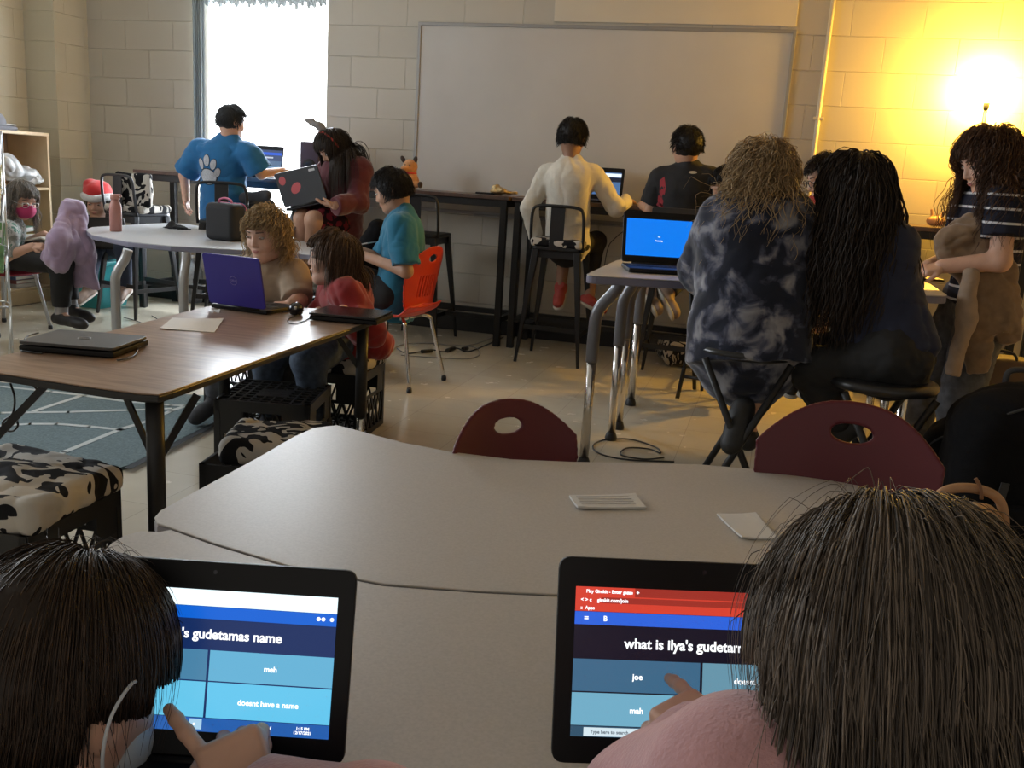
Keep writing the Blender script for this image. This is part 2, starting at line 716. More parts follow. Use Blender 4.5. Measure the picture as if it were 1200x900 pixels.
def hair_strands(H, n, length, seed=0, inflate=0.010, gravity=0.5, curl=(0.0, 60), noise=0.15, comb=(0, 0, 0), colliders=(), line=0.30,
                 low=-0.55, r=0.0016, steps=12, var=0.25, out=0.25, clump=0.0, part=None, taper=0.3, front=True, whorl=(-.45, .85, 0.05), loft=.10, face_clear=True, face_top=.036, clear=()):
    """H: head frame dict(c, f, u, r, S). Strands grow off the skull, follow comb + gravity and slide over the colliders."""
    rs = np.random.RandomState(seed)
    c, f, u, rr, S = H['c'], H['f'], H['u'], H['r'], H['S']
    d = rs.normal(size=(n * 5, 3))
    d /= np.linalg.norm(d, axis=1, keepdims=True)
    df, du, dr = d[:, 0], d[:, 1], d[:, 2]
    lim = np.where(du > 0.55, 0.95 if front else 0.5, line - 0.35 * np.clip(0.2 - du, 0, 1))
    ok = (df < lim) & (du > low)
    d = d[ok][:n]
    n = len(d)
    rad = np.array([0.088, 0.092, 0.075]) * S      # f, u, r
    M = np.stack([f, u, rr])                        # local->world rows
    off = (d * (rad + inflate * 0.3)) @ M
    P = c + u * 0.005 * S + off
    N0 = (d / rad) @ M
    N0 /= np.linalg.norm(N0, axis=1, keepdims=True)
    L = length * S * (1 + var * rs.uniform(-1, 1, n))
    st = L / (steps - 1)
    g = np.array([0, 0, -1.0])
    cb = np.array(comb, float) @ M
    # hair leaves the whorl at the crown and lies along the skull
    wh = nrm(V(*whorl)) @ M
    rel = N0 - wh
    if part is not None:
        rel = np.sign(d[:, 2] - part)[:, None] * rr * 1.0 + 0.25 * rel
    T = rel + cb + 0.35 * g
    T = T - N0 * (T * N0).sum(1, keepdims=True)
    T /= np.linalg.norm(T, axis=1, keepdims=True) + 1e-6
    D = T + N0 * out * 0.5 + rs.normal(size=(n, 3)) * noise
    D /= np.linalg.norm(D, axis=1, keepdims=True)
    path = [P]
    rad2 = rad + inflate * S * rs.uniform(.35, 1.0, (n, 1))
    lim2 = 1.0 + loft * rs.uniform(0.2, 1.0, (n, 1))
    for s in range(steps - 1):
        D = D + gravity * g * (0.25 + 0.5 * s / steps) + cb * 0.12 * (1 - s / steps) + rs.normal(size=(n, 3)) * noise * 0.3
        D /= np.linalg.norm(D, axis=1, keepdims=True)
        P = P + D * st[:, None]
        q = (P - c - u * 0.005 * S) @ M.T
        kk = np.linalg.norm(q / rad2, axis=1, keepdims=True)
        P = np.where(kk < 1, c + u * 0.005 * S + (q / np.maximum(kk, 1e-3)) @ M, P)
        hi = (kk > lim2) & (q[:, 1:2] > -0.03 * S)
        P = np.where(hi, c + u * 0.005 * S + (q / np.maximum(kk, 1e-3) * lim2) @ M, P)
        for (a, b, ra, rb) in colliders:
            ba = b - a
            t = np.clip(((P - a) @ ba) / (ba @ ba), 0, 1)[:, None]
            cp = a + t * ba
            w = P - cp
            dist = np.linalg.norm(w, axis=1, keepdims=True)
            R2 = ra + (rb - ra) * t
            P = np.where(dist < R2, cp + w / np.maximum(dist, 1e-4) * R2, P)
        D = P - path[-1]
        D /= np.linalg.norm(D, axis=1, keepdims=True) + 1e-9
        path.append(P)
    path = np.stack(path, 1)
    if curl[0]:
        t = np.linspace(0, 1, steps)[None, :]
        ph = rs.rand(n, 1) * 6.28
        am = curl[0] * S * np.clip(t * 2.2, 0, 1)
        a = curl[1] * t * length + ph
        e1 = np.cross(D, g)
        e1 /= np.linalg.norm(e1, axis=1, keepdims=True) + 1e-9
        e2 = np.cross(D, e1)
        path = path + (am * np.cos(a))[..., None] * e1[:, None, :] + (am * np.sin(a))[..., None] * e2[:, None, :]
    if face_clear:
        q = (path - c) @ M.T / S
        bad = (q[..., 0] > .062) & (np.abs(q[..., 2]) < .058) & (q[..., 1] < face_top) & (q[..., 1] > -.11)
        for (fa, fb, ua, ub, ra_, rb_) in clear:
            bad = bad | ((q[..., 0] > fa) & (q[..., 0] < fb) & (q[..., 1] > ua) & (q[..., 1] < ub) & (q[..., 2] > ra_) & (q[..., 2] < rb_))
        # strands are trimmed where they would cover the face or the ear
        start = bad[:, 0]
        path, bad = path[~start], bad[~start]
        n = len(path)
        first = np.where(bad.any(axis=1), bad.argmax(axis=1), steps)
        idx_ = np.minimum(np.arange(steps)[None, :], np.maximum(first[:, None] - 1, 0))
        path = np.take_along_axis(path, idx_[..., None], axis=1)
        path = path + np.arange(steps)[None, :, None] * 1e-5
    tp = 1 - (1 - taper) * np.linspace(0, 1, steps) ** 1.5
    R = r * tp[None, :] * (1 + 0.3 * rs.uniform(-1, 1, (n, 1)))
    return strands_mesh(path, R)


def hair_mat(name, color, hi=None, rough=0.42):
    """hair: each strand carries its own tint between the two colours."""
    if name in MATS:
        return MATS[name]
    hi = hi or [min(1, c * 1.8) for c in color]
    m = mat(name, color, rough + .12, spec=.28)
    nt = m.node_tree
    at = nt.nodes.new('ShaderNodeAttribute')
    at.attribute_name = 'tint'
    r = nt.nodes.new('ShaderNodeValToRGB')
    r.color_ramp.elements[0].color = (*color, 1)
    r.color_ramp.elements[1].color = (*hi, 1)
    nt.links.new(at.outputs['Fac'], r.inputs['Fac'])
    nt.links.new(r.outputs['Color'], nt.nodes['Principled BSDF'].inputs['Base Color'])
    return m


# ------------------------------------------------------------------ people
def frame(c, f, u=(0, 0, 1), S=1.0):
    f = nrm(f)
    r = nrm(np.cross(f, np.array(u, float)))
    u = np.cross(r, f)
    return dict(c=np.array(c, float), f=f, u=u, r=r, S=S)


def head_prims(H, neck):
    c, f, u, r, S = H['c'], H['f'], H['u'], H['r'], H['S']
    R = np.array([r, f, u]).T

    def p(x, y, z):
        return c + S * (x * r + y * f + z * u)
    out = [ell(p(0, -.008, .008), V(.073, .088, .088) * S, R, .02),
           ell(p(0, .022, -.035), V(.056, .062, .062) * S, R, .03),
           ell(p(0, .055, -.085), V(.026, .024, .018) * S, R, .03),
           cap(p(-.035, .01, -.07), p(-.01, .055, -.086), .022 * S, .016 * S, .025),
           cap(p(.035, .01, -.07), p(.01, .055, -.086), .022 * S, .016 * S, .025),
           ell(p(-.033, .060, -.030), V(.020, .018, .018) * S, R, .02),
           ell(p(.033, .060, -.030), V(.020, .018, .018) * S, R, .02),
           cap(p(-.028, .076, .020), p(.028, .076, .020), .009 * S, .009 * S, .015),
           ell(p(-.030, .090, .004), V(.015, .011, .010) * S, R, .010, -1),
           ell(p(.030, .090, .004), V(.015, .011, .010) * S, R, .010, -1),
           cap(p(0, .082, .008), p(0, .094, -.026), .006 * S, .009 * S, .010),
           ell(p(-.009, .088, -.030), V(.007, .007, .005) * S, R, .006),
           ell(p(.009, .088, -.030), V(.007, .007, .005) * S, R, .006),
           ell(p(0, .079, -.053), V(.021, .010, .009) * S, R, .010)]
    for sx in (-1, 1):
        out += [ell(p(sx * .076, -.012, -.010), V(.008, .019, .030) * S, R, .006),
                ell(p(sx * .084, -.006, -.008), V(.006, .011, .019) * S, R, .005, -1)]
    if neck is not None:
        out.append(cap(p(0, -.02, -.06), neck, .043 * S, .046 * S, .03))
    return out


def head_details(H, root, skin, lips=True, eyes=(.16, .10, .07), brow=(.10, .06, .04), closed=False, look=-0.15):
    c, f, u, r, S = H['c'], H['f'], H['u'], H['r'], H['S']

    def p(x, y, z):
        return c + S * (x * r + y * f + z * u)
    R = np.array([r, f, u]).T
    for sx in (-1, 1):
        v, q = surface([ell(p(sx * .030, .0775, .001), V(.0125, .0095, .0058 if not closed else .003) * S, R, .001)], .0022 * S)
        # iris by material slot: faces near the pupil
        e = link_mesh('eye', mesh_from('eye', v, q, [mat('eye_white', (.42, .39, .36), .3), mat('iris_%d' % int(eyes[0] * 1000), eyes, .2)]), root, True)
        ctr = np.array([v[list(x)].mean(0) for x in q])
        pup = p(sx * .030, .087, -.001)
        near = np.linalg.norm(ctr - pup, axis=1) < .0075 * S
        e.data.polygons.foreach_set('material_index', near.astype(np.int32))
        sdf_obj('eyebrow', [cap(p(sx * .016, .088, .023), p(sx * .043, .078, .025), .0030 * S, .0020 * S, .001)],
                mat('brow_%d' % int(brow[0] * 1000), brow, .8), root, .0018 * S)
    if lips:
        sdf_obj('lips', [ell(p(0, .0875, -.0515), V(.017, .0045, .0030) * S, R, .003), ell(p(0, .0865, -.0575), V(.014, .0045, .0036) * S, R, .003)],
                mat('lips', (.42, .16, .14), .45), root, .0018 * S)


def hand_prims(w, d, n, side=1, S=1.0, curl=(.9, 1.0, 1.0, 1.1), thumb=.4, spread=.12, idir=None):
    """w wrist, d towards the fingers, n out of the back of the hand; side=+1 puts the thumb at +cross(d,n). curl: bend per joint of index..little."""
    w = np.array(w, float)
    d = nrm(d)
    n = nrm(np.array(n, float) - d * (np.array(n, float) @ d))
    x = np.cross(d, n) * side
    R = np.array([x, d, n]).T
    out = [cap(w - d * .02 * S, w + d * .012 * S, .019 * S, .020 * S, .012, flat=(n, .75)),
           rbx(w + d * .038 * S, V(.022, .024, .004) * S, .009 * S, R, .012)]
    L = [.058, .066, .061, .048]
    for i in range(4):
        o = (1.5 - i) * .0165 * S
        k = w + d * (.068 - .004 * abs(i - 1.2)) * S + x * o
        dd = nrm(d + x * (1.5 - i) * spread) if not (i == 0 and idir is not None) else nrm(idir)
        a = 0.0
        l = L[i] * S
        p0 = k - dd * .010 * S
        for j, fr in enumerate((.48, .29, .23)):
            a += curl[i] * (.85, 1.0, .7)[j]
            v = dd * math.cos(a) - n * math.sin(a)
            p1 = p0 + v * l * fr + (dd * .010 * S if j == 0 else 0)
            ra, rb = ((.0080, .0073), (.0073, .0067), (.0067, .0058))[j]
            out.append(cap(p0, p1, ra * S, rb * S, .0035))
            p0 = p1
    t0 = w + d * .018 * S + x * .018 * S - n * .004 * S
    t1 = t0 + nrm(x * .9 + d * .8 - n * .3) * .026 * S
    t2 = t1 + nrm(x * (.5 - thumb) + d * 1.0 - n * thumb) * .024 * S
    t3 = t2 + nrm(x * (.2 - thumb * 1.2) + d * .9 - n * thumb) * .020 * S
    out += [cap(t0, t1, .0125 * S, .0095 * S, .010), cap(t1, t2, .0092 * S, .0082 * S, .004), cap(t2, t3, .0082 * S, .0065 * S, .004)]
    return out


SKIN = dict(light=('skin_light', (.60, .36, .26)), tan=('skin_tan', (.46, .26, .17)), brown=('skin_brown', (.30, .16, .10)))


def person(label, P, head, S=1.0, skin='light', shirt=None, pants=None, shoes=None, hair=None, face=False, hands=None, h=.0075, hh=.0042,
           group=None, girth=1.0, eyes=(.16, .10, .07), brow=(.10, .06, .04), legs=True, seed=1, arms=('L', 'R'), name='person', socks=None, handh=None):
    """P: world joints neck chest pelvis shL elL wrL shR elR wrR hipL knL anL toL ... ; head = frame(); clothes are children."""
    J = {k: np.array(v, float) for k, v in P.items()}
    base = J['pelvis'] * 1.0
    low = [J[k][2] for k in ('anL', 'anR', 'toL', 'toR') if k in J]
    root = empty(name, (base[0], base[1], (min(low) - .03) if low and legs else base[2] - .1), 0, label, 'person', group)
    sk = mat(*SKIN[skin], rough=.55, sub=.12, noise=(30, .06))
    g = girth
    side = nrm(J['shR'] - J['shL'])
    ax = nrm(J['chest'] - J['pelvis'])
    fw = nrm(np.cross(ax, side))
    if 'hipL' not in J:
        sd = nrm(side - ax * (side @ ax))
        J['hipL'] = J['pelvis'] - sd * .065 * S * g
        J['hipR'] = J['pelvis'] + sd * .065 * S * g
    if 'neck' not in J:
        J['neck'] = J['chest'] + ax * .12 * S

    def torso(e, hem=None, k=.04):
        t = [cap(J['chest'], J['pelvis'], .118 * S * g + e * 1.5, .110 * S * g + e * 1.7, k, flat=(fw, .72)),
             cap(J['shL'] * .88 + J['shR'] * .12, J['shR'] * .88 + J['shL'] * .12, .046 * S + e, .046 * S + e, k),
             cap(J['neck'], J['chest'], .050 * S + e, .105 * S * g + e, k, flat=(fw, .75))]
        return t

    def arm(s, e, upto=1.0, fore=1.0, flat_end=True, k=.02):
        sh, el, wr = J['sh' + s], J['el' + s], J['wr' + s]
        out = []
        if upto < 1.0:
            b = sh + (el - sh) * upto
            out.append(cap(sh, b, .045 * S + e, .040 * S + e * 1.4, k, cb=flat_end))
        else:
            out.append(cap(sh, el, .040 * S * g + e, .033 * S * g + e, k))
            b = el + (wr - el) * fore
            out.append(cap(el, b, .033 * S * g + e, .024 * S + e, k, cb=flat_end and fore > 0 and e > .003))
        return out

    def leg(s, e, frac=2.0, k=.03):
        hp, kn, an = J['hip' + s], J['kn' + s], J['an' + s]
        out = []
        if frac <= 1:
            out.append(cap(hp, hp + (kn - hp) * frac, .075 * S * g + e, .062 * S * g + e * 1.6, k, cb=True))
        else:
            out.append(cap(hp, kn, .072 * S * g + e, .052 * S * g + e, k))
            f2 = frac - 1
            out.append(cap(kn, kn + (an - kn) * f2, .050 * S * g + e, .033 * S + e * 1.2, k, cb=e > .003))
        return out
    body = torso(0)
    for s in arms:
        body += arm(s, 0)
    if legs:
        for s in ('L', 'R'):
            body += leg(s, 0)
            if 'to' + s in J:
                body += [cap(J['an' + s], J['to' + s], .028 * S, .022 * S, .02)]
    body.append(cap(head['c'] - head['u'] * .06 * S - head['f'] * .02 * S, J['neck'], .043 * S, .048 * S, .03))
    pieces = [surface(body, h), surface(head_prims(head, J['neck']), hh)]
    for hd in (hands or []):
        pieces.append(surface(hand_prims(**hd), handh or min(hh, .0035)))
    v, q = merge(pieces)
    link_mesh('body', mesh_from('body', v, q, sk), root, True)
    shirt_o = None
    if shirt:
        e = shirt.get('e', .010)
        pr = torso(e, k=.05)
        hem = shirt.get('hem', .06)
        pr.append(cap(J['pelvis'], J['pelvis'] - ax * hem * S, .110 * S * g + e * 1.7, (.112 * S * g + e * 1.7) * shirt.get('flare', 1.0), .03, flat=(fw, .8), cb=True))
        if shirt.get('collar'):
            pr.append(cap(J['neck'] - ax * .02, J['neck'] + (head['c'] - J['neck']) * .35, .058 * S, .055 * S, .02, cb=True))
        pr.append(cap(head['c'] - head['u'] * .02 * S, J['neck'] + .012 * (head['c'] - J['neck']), .041 * S, .046 * S, .004, op=-1) if not shirt.get('collar') else cap(head['c'], J['neck'] + .2 * (head['c'] - J['neck']), .046 * S, .046 * S, .004, op=-1))
        for s in arms:
            pr += arm(s, e * 1.1 + .004, shirt.get('up', 1.0), shirt.get('fore', .98), k=.03)
        pr += shirt.get('extra', [])
        v, q = surface(pr, shirt.get('h', h * .9), (shirt.get('wr', .004), shirt.get('wf', 32), seed))
        shirt_o = link_mesh(shirt.get('name', 'shirt'), mesh_from('shirt', v, q, shirt['m']), root, True)
        if shirt.get('label'):
            shirt_o['label'] = shirt['label']
    if pants and legs:
        e = pants.get('e', .009)
        pr = [cap(J['pelvis'] + ax * .04 * S, J['pelvis'] - ax * .03 * S, .108 * S * g + e * .8, .112 * S * g + e * .8, .04, flat=(fw, .82))]
        for s in ('L', 'R'):
            pr += leg(s, e, pants.get('len', 1.92))
        v, q = surface(pr, h * .95, (pants.get('wr', .003), 36, seed + 3))
        po = link_mesh(pants.get('name', 'trousers'), mesh_from('trousers', v, q, pants['m']), root, True)
        if pants.get('label'):
            po['label'] = pants['label']
    if socks:
        for s in ('L', 'R'):
            kn, an = J['kn' + s], J['an' + s]
            sdf_obj('sock', [cap(kn + (an - kn) * .72, an, .038 * S, .036 * S, .01, ca=True)], socks, root, .005)
    if shoes and legs:
        for s in ('L', 'R'):
            if 'to' + s not in J:
                continue
            a, t = J['an' + s], J['to' + s]
            d = nrm(t - a)
            sd = nrm(np.cross(d, nrm(J['kn' + s] - a)))
            dn = nrm(np.cross(d, sd))
            if dn @ (a - J['kn' + s]) < 0:
                dn = -dn
            hl = a - d * .035 * S + dn * .012
            up = [cap(hl, t, .036 * S, .030 * S, .02, flat=(dn, .95)), cap(a - dn * .035 * S, a, .034 * S, .038 * S, .02, ca=True),
                  cap(t - d * .04 * S, t + d * .01 * S, .034 * S, .028 * S, .02, flat=(dn, .8))]
            so = sdf_obj('shoe', up, shoes[0], root, .0055)
            if len(shoes) > 1:
                fr = np.array([d, sd, dn]).T
                mid = (hl + t) / 2 + dn * .030 * S
                sdf_obj('sole', [cap(hl + dn * .026 * S, t + d * .012 * S + dn * .024 * S, .038 * S, .036 * S, .01, flat=(dn, .35))], shoes[1], so, .005)
    if hair:
        build_hair(head, root, hair, J, seed)
    if face:
        head_details(head, root, sk, eyes=eyes, brow=brow)
    return root, shirt_o, J


def build_hair(H, root, hr, J=None, seed=1, name='hair'):
    c, f, u, r, S = H['c'], H['f'], H['u'], H['r'], H['S']
    R = np.array([r, f, u]).T

    def p(x, y, z):
        return c + S * (x * r + y * f + z * u)
    i = hr.get('inflate', .010)
    i = i * hr.get('capf', .45)
    capk = [ell(p(0, -.012, .010), (V(.075, .087, .088) + i) * S, R, .01)]
    if hr.get('long'):
        capk.append(ell(p(0, -.040, -.035), (V(.056, .040, .070) + i * .8) * S, R, .03))
    for e in hr.get('mass', []):
        capk.append(e)
    for cx_ in hr.get('ear', []):
        capk.append(ell(p(cx_ * .085, .02, -.035), V(.032, .050, .050) * S, R, .008, -1))
    # face opening
    capk.append(ell(p(0, .115, -.040), V(.078, .085, .112) * S, R, .012, -1))
    if not hr.get('long'):
        capk.append(ell(p(0, .045, -.115), V(.12, .09, .085) * S, R, .015, -1))
        capk.append(ell(p(0, -.05, -.15), V(.12, .12, .085) * S, R, .012, -1))
        for sx in (-1, 1):
            capk.append(ell(p(sx * .085, .0, -.028), V(.02, .024, .032) * S, R, .006, -1))
    pieces = [surface(capk, hr.get('h', .0045), (hr.get('rough', .0025), 130, seed))]
    col = []
    if J is not None and hr.get('collide', True):
        cr = hr.get('cr', 1.0)
        col = [(J['neck'], J['pelvis'], .125 * S * cr, .125 * S * cr), (J['shL'], J['shR'], .060 * S * cr, .060 * S * cr)]
        for s in ('L', 'R'):
            if 'el' + s in J:
                col.append((J['sh' + s], J['el' + s], .052 * S * cr, .045 * S * cr))
    tint = [np.full(len(pieces[0][0]), .12)]
    rs = np.random.RandomState(seed + 77)
    for st in hr.get('strands', []):
        pc = hair_strands(H, colliders=col, **st)
        k = 3 * st.get('steps', 12)
        tint.append(np.repeat(np.clip(rs.beta(1.6, 2.6, len(pc[0]) // k), 0, 1), k))
        pieces.append(pc)
    v, q = merge(pieces)
    me = mesh_from(name, v, q, hr['m'])
    tt = np.concatenate(tint).astype(np.float32)
    if len(me.vertices) == len(tt):
        at = me.attributes.new('tint', 'FLOAT', 'POINT')
        at.data.foreach_set('value', tt)
    return link_mesh(name, me, root, True)


def decal(name, src, outline, depth_dir, to_world, m, parent, off=.0015, rings=5, label=None):
    """a printed shape laid on the surface of src: outline in 2-D, to_world maps (u,v) to a point outside the surface; rays run along depth_dir."""
    me = src.data
    n = len(me.vertices)
    co = np.zeros(n * 3, np.float32)
    me.vertices.foreach_get('co', co)
    co = co.reshape(-1, 3)
    polys = [tuple(p.vertices) for p in me.polygons]
    bvh = src.get('_b') if False else BVHTree.FromPolygons([tuple(x) for x in co], polys)
    g = G()
    for (cx, cy, pts) in outline:
        vs, fs = [], []
        k = len(pts)
        ok = True
        for ri in range(rings + 1):
            s = ri / rings
            for (x, y) in (pts if ri else [(cx, cy)]):
                q = to_world(cx + (x - cx) * s, cy + (y - cy) * s)
                hit = bvh.ray_cast(Vector(q), Vector(depth_dir))
                if hit[0] is None:
                    h0 = bvh.find_nearest(Vector(np.array(q) + np.array(depth_dir) * .30))
                    if h0[0] is None:
                        ok = False
                        break
                    hit = h0
                vs.append(np.array(hit[0]) - np.array(depth_dir) * off)
            if not ok:
                break
        if not ok:
            continue
        for a in range(k):
            fs.append((0, 1 + a, 1 + (a + 1) % k))
        for ri in range(rings - 1):
            b0, b1 = 1 + ri * k, 1 + (ri + 1) * k
            for a in range(k):
                fs.append((b0 + a, b1 + a, b1 + (a + 1) % k, b0 + (a + 1) % k))
        g.add(vs, fs, True)
    if not g.v:
        return None
    o = g.build(name, m, parent, world=True)
    if label:
        o['label'] = label
    return o


def ellipse(cx, cy, a, b, rot=0, n=20):
    return (cx, cy, [(cx + a * math.cos(t) * math.cos(rot) - b * math.sin(t) * math.sin(rot),
                      cy + a * math.cos(t) * math.sin(rot) + b * math.sin(t) * math.cos(rot)) for t in [2 * PI * k / n for k in range(n)]])


# ================================================================== THE SETTING
WALL = (.50, .46, .385)
YB = 6.232
m_block = block_mat('painted_block', WALL, -2.7778)
m_block_l = block_mat('painted_block_left', (.54, .50, .39), 0.1, swap=True)


def struct(g, name, m, bevel=0.0):
    o = g.build(name, m, bevel=bevel)
    o['kind'] = 'structure'
    return o


def floor_material():
    m = mat('vinyl_tile', (.50, .45, .37), .22, spec=.5)
    nt = m.node_tree
    b = nt.nodes['Principled BSDF']
    tc = nt.nodes.new('ShaderNodeTexCoord')
    br = nt.nodes.new('ShaderNodeTexBrick')
    br.offset = 0
    br.inputs['Scale'].default_value = 1
    br.inputs['Brick Width'].default_value = .3048
    br.inputs['Row Height'].default_value = .3048
    br.inputs['Mortar Size'].default_value = .0012
    br.inputs['Color1'].default_value = (.62, .565, .45, 1)
    br.inputs['Color2'].default_value = (.585, .53, .42, 1)
    br.inputs['Mortar'].default_value = (.42, .38, .32, 1)
    nt.links.new(tc.outputs['Object'], br.inputs['Vector'])
    n = nt.nodes.new('ShaderNodeTexNoise')
    n.inputs['Scale'].default_value = 9
    n.inputs['Detail'].default_value = 6
    nt.links.new(tc.outputs['Object'], n.inputs['Vector'])
    mx = nt.nodes.new('ShaderNodeMix')
    mx.data_type = 'RGBA'
    mx.blend_type = 'MULTIPLY'
    mx.inputs[0].default_value = .12
    nt.links.new(br.outputs['Color'], mx.inputs[6])
    nt.links.new(n.outputs['Fac'], mx.inputs[7])
    nt.links.new(mx.outputs[2], b.inputs['Base Color'])
    r = nt.nodes.new('ShaderNodeMapRange')
    r.inputs['To Min'].default_value = .22
    r.inputs['To Max'].default_value = .30
    nt.links.new(n.outputs['Fac'], r.inputs['Value'])
    nt.links.new(r.outputs['Result'], b.inputs['Roughness'])
    return m


g = G()
g.box((-1.3, 2.5, -.05), (8.8, 7.9, .1))
struct(g, 'floor', floor_material())
g = G()
g.box((-1.3, 2.5, 2.85), (8.8, 7.9, .1))
struct(g, 'ceiling', mat('ceiling_tile', (.62, .60, .55), .9))
WX0, WX1, WZ0, WZ1 = -4.205, -3.165, .42, 2.62
g = G()
g.box(((-5.6 + WX0) / 2, YB + .11, 1.4), (WX0 + 5.6, .22, 2.8))
g.box(((3.1 + WX1) / 2, YB + .11, 1.4), (3.1 - WX1, .22, 2.8))
g.box(((WX0 + WX1) / 2, YB + .11, WZ0 / 2), (WX1 - WX0, .22, WZ0))
g.box(((WX0 + WX1) / 2, YB + .11, (WZ1 + 2.8) / 2), (WX1 - WX0, .22, 2.8 - WZ1))
struct(g, 'wall_back', m_block)
g = G()
XL = -5.40
LY0, LY1, LZ0, LZ1 = 1.7, 4.1, .95, 2.45
g.box((XL - .11, (-1.4 + LY0) / 2, 1.4), (.22, LY0 + 1.4, 2.8))
g.box((XL - .11, (YB + .2 + LY1) / 2, 1.4), (.22, YB + .2 - LY1, 2.8))
g.box((XL - .11, (LY0 + LY1) / 2, LZ0 / 2), (.22, LY1 - LY0, LZ0))
g.box((XL - .11, (LY0 + LY1) / 2, (LZ1 + 2.8) / 2), (.22, LY1 - LY0, 2.8 - LZ1))
g.box((XL + .13, 5.89 + .171, 1.4), (.26, .342, 2.8))
struct(g, 'wall_left', m_block_l)
g = G()
g.box((3.2, 2.5, 1.4), (.2, 7.9, 2.8))
struct(g, 'wall_right', m_block_l)
g = G()
g.box(((XL + .26 + 3.1) / 2, YB - .006, .052), (3.1 - XL - .26, .012, .104))
struct(g, 'baseboard_back', mat('black_vinyl_base', (.012, .012, .013), .35), .003)
g = G()
g.box((XL + .006, 4.6, .052), (.012, 2.55, .104))
g.box((XL + .13, 5.884, .052), (.27, .012, .104))
struct(g, 'baseboard_left', MATS['black_vinyl_base'], .003)

# window in the back wall: aluminium frame, clear panes
m_alu = mat('aluminium', (.55, .56, .56), .35, metal=.9)
w = empty('window_1', ((WX0 + WX1) / 2, YB + .12, WZ0))
w['kind'] = 'structure'
g = G()
hw, hh_ = (WX1 - WX0) / 2, WZ1 - WZ0
for sx in (-1, 1):
    g.box((sx * (hw - .02), 0, hh_ / 2), (.04, .06, hh_))
for z in (.02, hh_ - .02):
    g.box((0, 0, z), (hw * 2 - .08, .06, .04))
g.build('window_frame', m_alu, w, bevel=.003)
gl = bpy.data.materials.new('clear_glass')
gl.use_nodes = True
nt = gl.node_tree
for n_ in list(nt.nodes):
    nt.nodes.remove(n_)
o_ = nt.nodes.new('ShaderNodeOutputMaterial')
t_ = nt.nodes.new('ShaderNodeBsdfTransparent')
s_ = nt.nodes.new('ShaderNodeBsdfGlossy')
s_.inputs['Roughness'].default_value = .02
x_ = nt.nodes.new('ShaderNodeMixShader')
x_.inputs[0].default_value = .04
nt.links.new(t_.outputs[0], x_.inputs[1])
nt.links.new(s_.outputs[0], x_.inputs[2])
nt.links.new(x_.outputs[0], o_.inputs[0])
g = G()
g.box((0, 0, hh_ / 2), (hw * 2 - .05, .006, hh_ - .05))
g.build('window_pane', gl, w)
g = G()
g.box((0, -.07, -.012), (hw * 2, .13, .024))
g.build('window_sill', mat('sill_white', (.62, .62, .60), .5), w, bevel=.003)
# side window, out of the picture on the left: lights the room
w = empty('window_2', (XL - .12, (LY0 + LY1) / 2, LZ0))
w['kind'] = 'structure'
g = G()
hw2, hh2 = (LY1 - LY0) / 2, LZ1 - LZ0
for sx in (-1, 0, 1):
    g.box((0, sx * (hw2 - .02), hh2 / 2), (.06, .04, hh2))
for z in (.02, hh2 - .02):
    g.box((0, 0, z), (.06, hw2 * 2 - .08, .04))
g.build('window_frame', m_alu, w, bevel=.003)

# sheer scalloped curtain: a gathered valance along the top and a drawn strip at the left
sh = bpy.data.materials.new('sheer_curtain')
sh.use_nodes = True
nt = sh.node_tree
for n_ in list(nt.nodes):
    nt.nodes.remove(n_)
o_ = nt.nodes.new('ShaderNodeOutputMaterial')
t_ = nt.nodes.new('ShaderNodeBsdfTransparent')
t_.inputs[0].default_value = (.75, .80, .80, 1)
s_ = nt.nodes.new('ShaderNodeBsdfDiffuse')
s_.inputs[0].default_value = (.30, .33, .34, 1)
x_ = nt.nodes.new('ShaderNodeMixShader')
x_.inputs[0].default_value = .93
nt.links.new(t_.outputs[0], x_.inputs[1])
nt.links.new(s_.outputs[0], x_.inputs[2])
nt.links.new(x_.outputs[0], o_.inputs[0])


def cloth_grid(x0, x1, ztop, zbot, y, waves, amp, nx=220, nz=14, scallop=0.0):
    g = G()
    vs = []
    for j in range(nz + 1):
        for i in range(nx + 1):
            u = i / nx
            x = x0 + (x1 - x0) * u
            zb = zbot + scallop * (abs(math.sin(u * PI * 9)) - .3) + scallop * .5 * math.sin(u * 143)
            z = ztop + (zb - ztop) * j / nz
            yy = y + amp * math.sin(u * waves * 2 * PI + .6 * math.sin(u * 17)) * (.5 + .5 * j / nz)
            vs.append((x, yy, z))
    fs = [(j * (nx + 1) + i, j * (nx + 1) + i + 1, (j + 1) * (nx + 1) + i + 1, (j + 1) * (nx + 1) + i) for j in range(nz) for i in range(nx)]
    g.add(vs, fs, True)
    return g


cu = empty('sheer_curtain', (-3.69, YB - .03, 2.6), 0, 'sheer grey gathered valance and side strip hanging in the bright window', 'curtain')
g = G()
g.tube([(-4.28, YB - .04, 2.60), (-3.10, YB - .04, 2.60)], .010)
g.build('curtain_rod', m_alu, cu, world=True)
cloth_grid(WX0 - .01, WX1 + .01, 2.60, 2.14, YB - .035, 46, .010, scallop=.03).build('valance', sh, cu, world=True)
cloth_grid(-4.20, -4.10, 2.60, .95, YB - .055, 5, .012, nx=50, nz=30).build('side_panel', sh, cu, world=True)
cloth_grid(-4.165, -4.115, 2.60, .95, YB - .075, 3, .010, nx=40, nz=30).build('side_panel', sh, cu, world=True)

# painted board above the whiteboard
g = G()
g.box((-.80, YB - .006, 2.40), (1.51, .012, .64))
struct(g, 'trim_1', mat('painted_board', (.58, .53, .43), .5, noise=(3, .03)), .003)

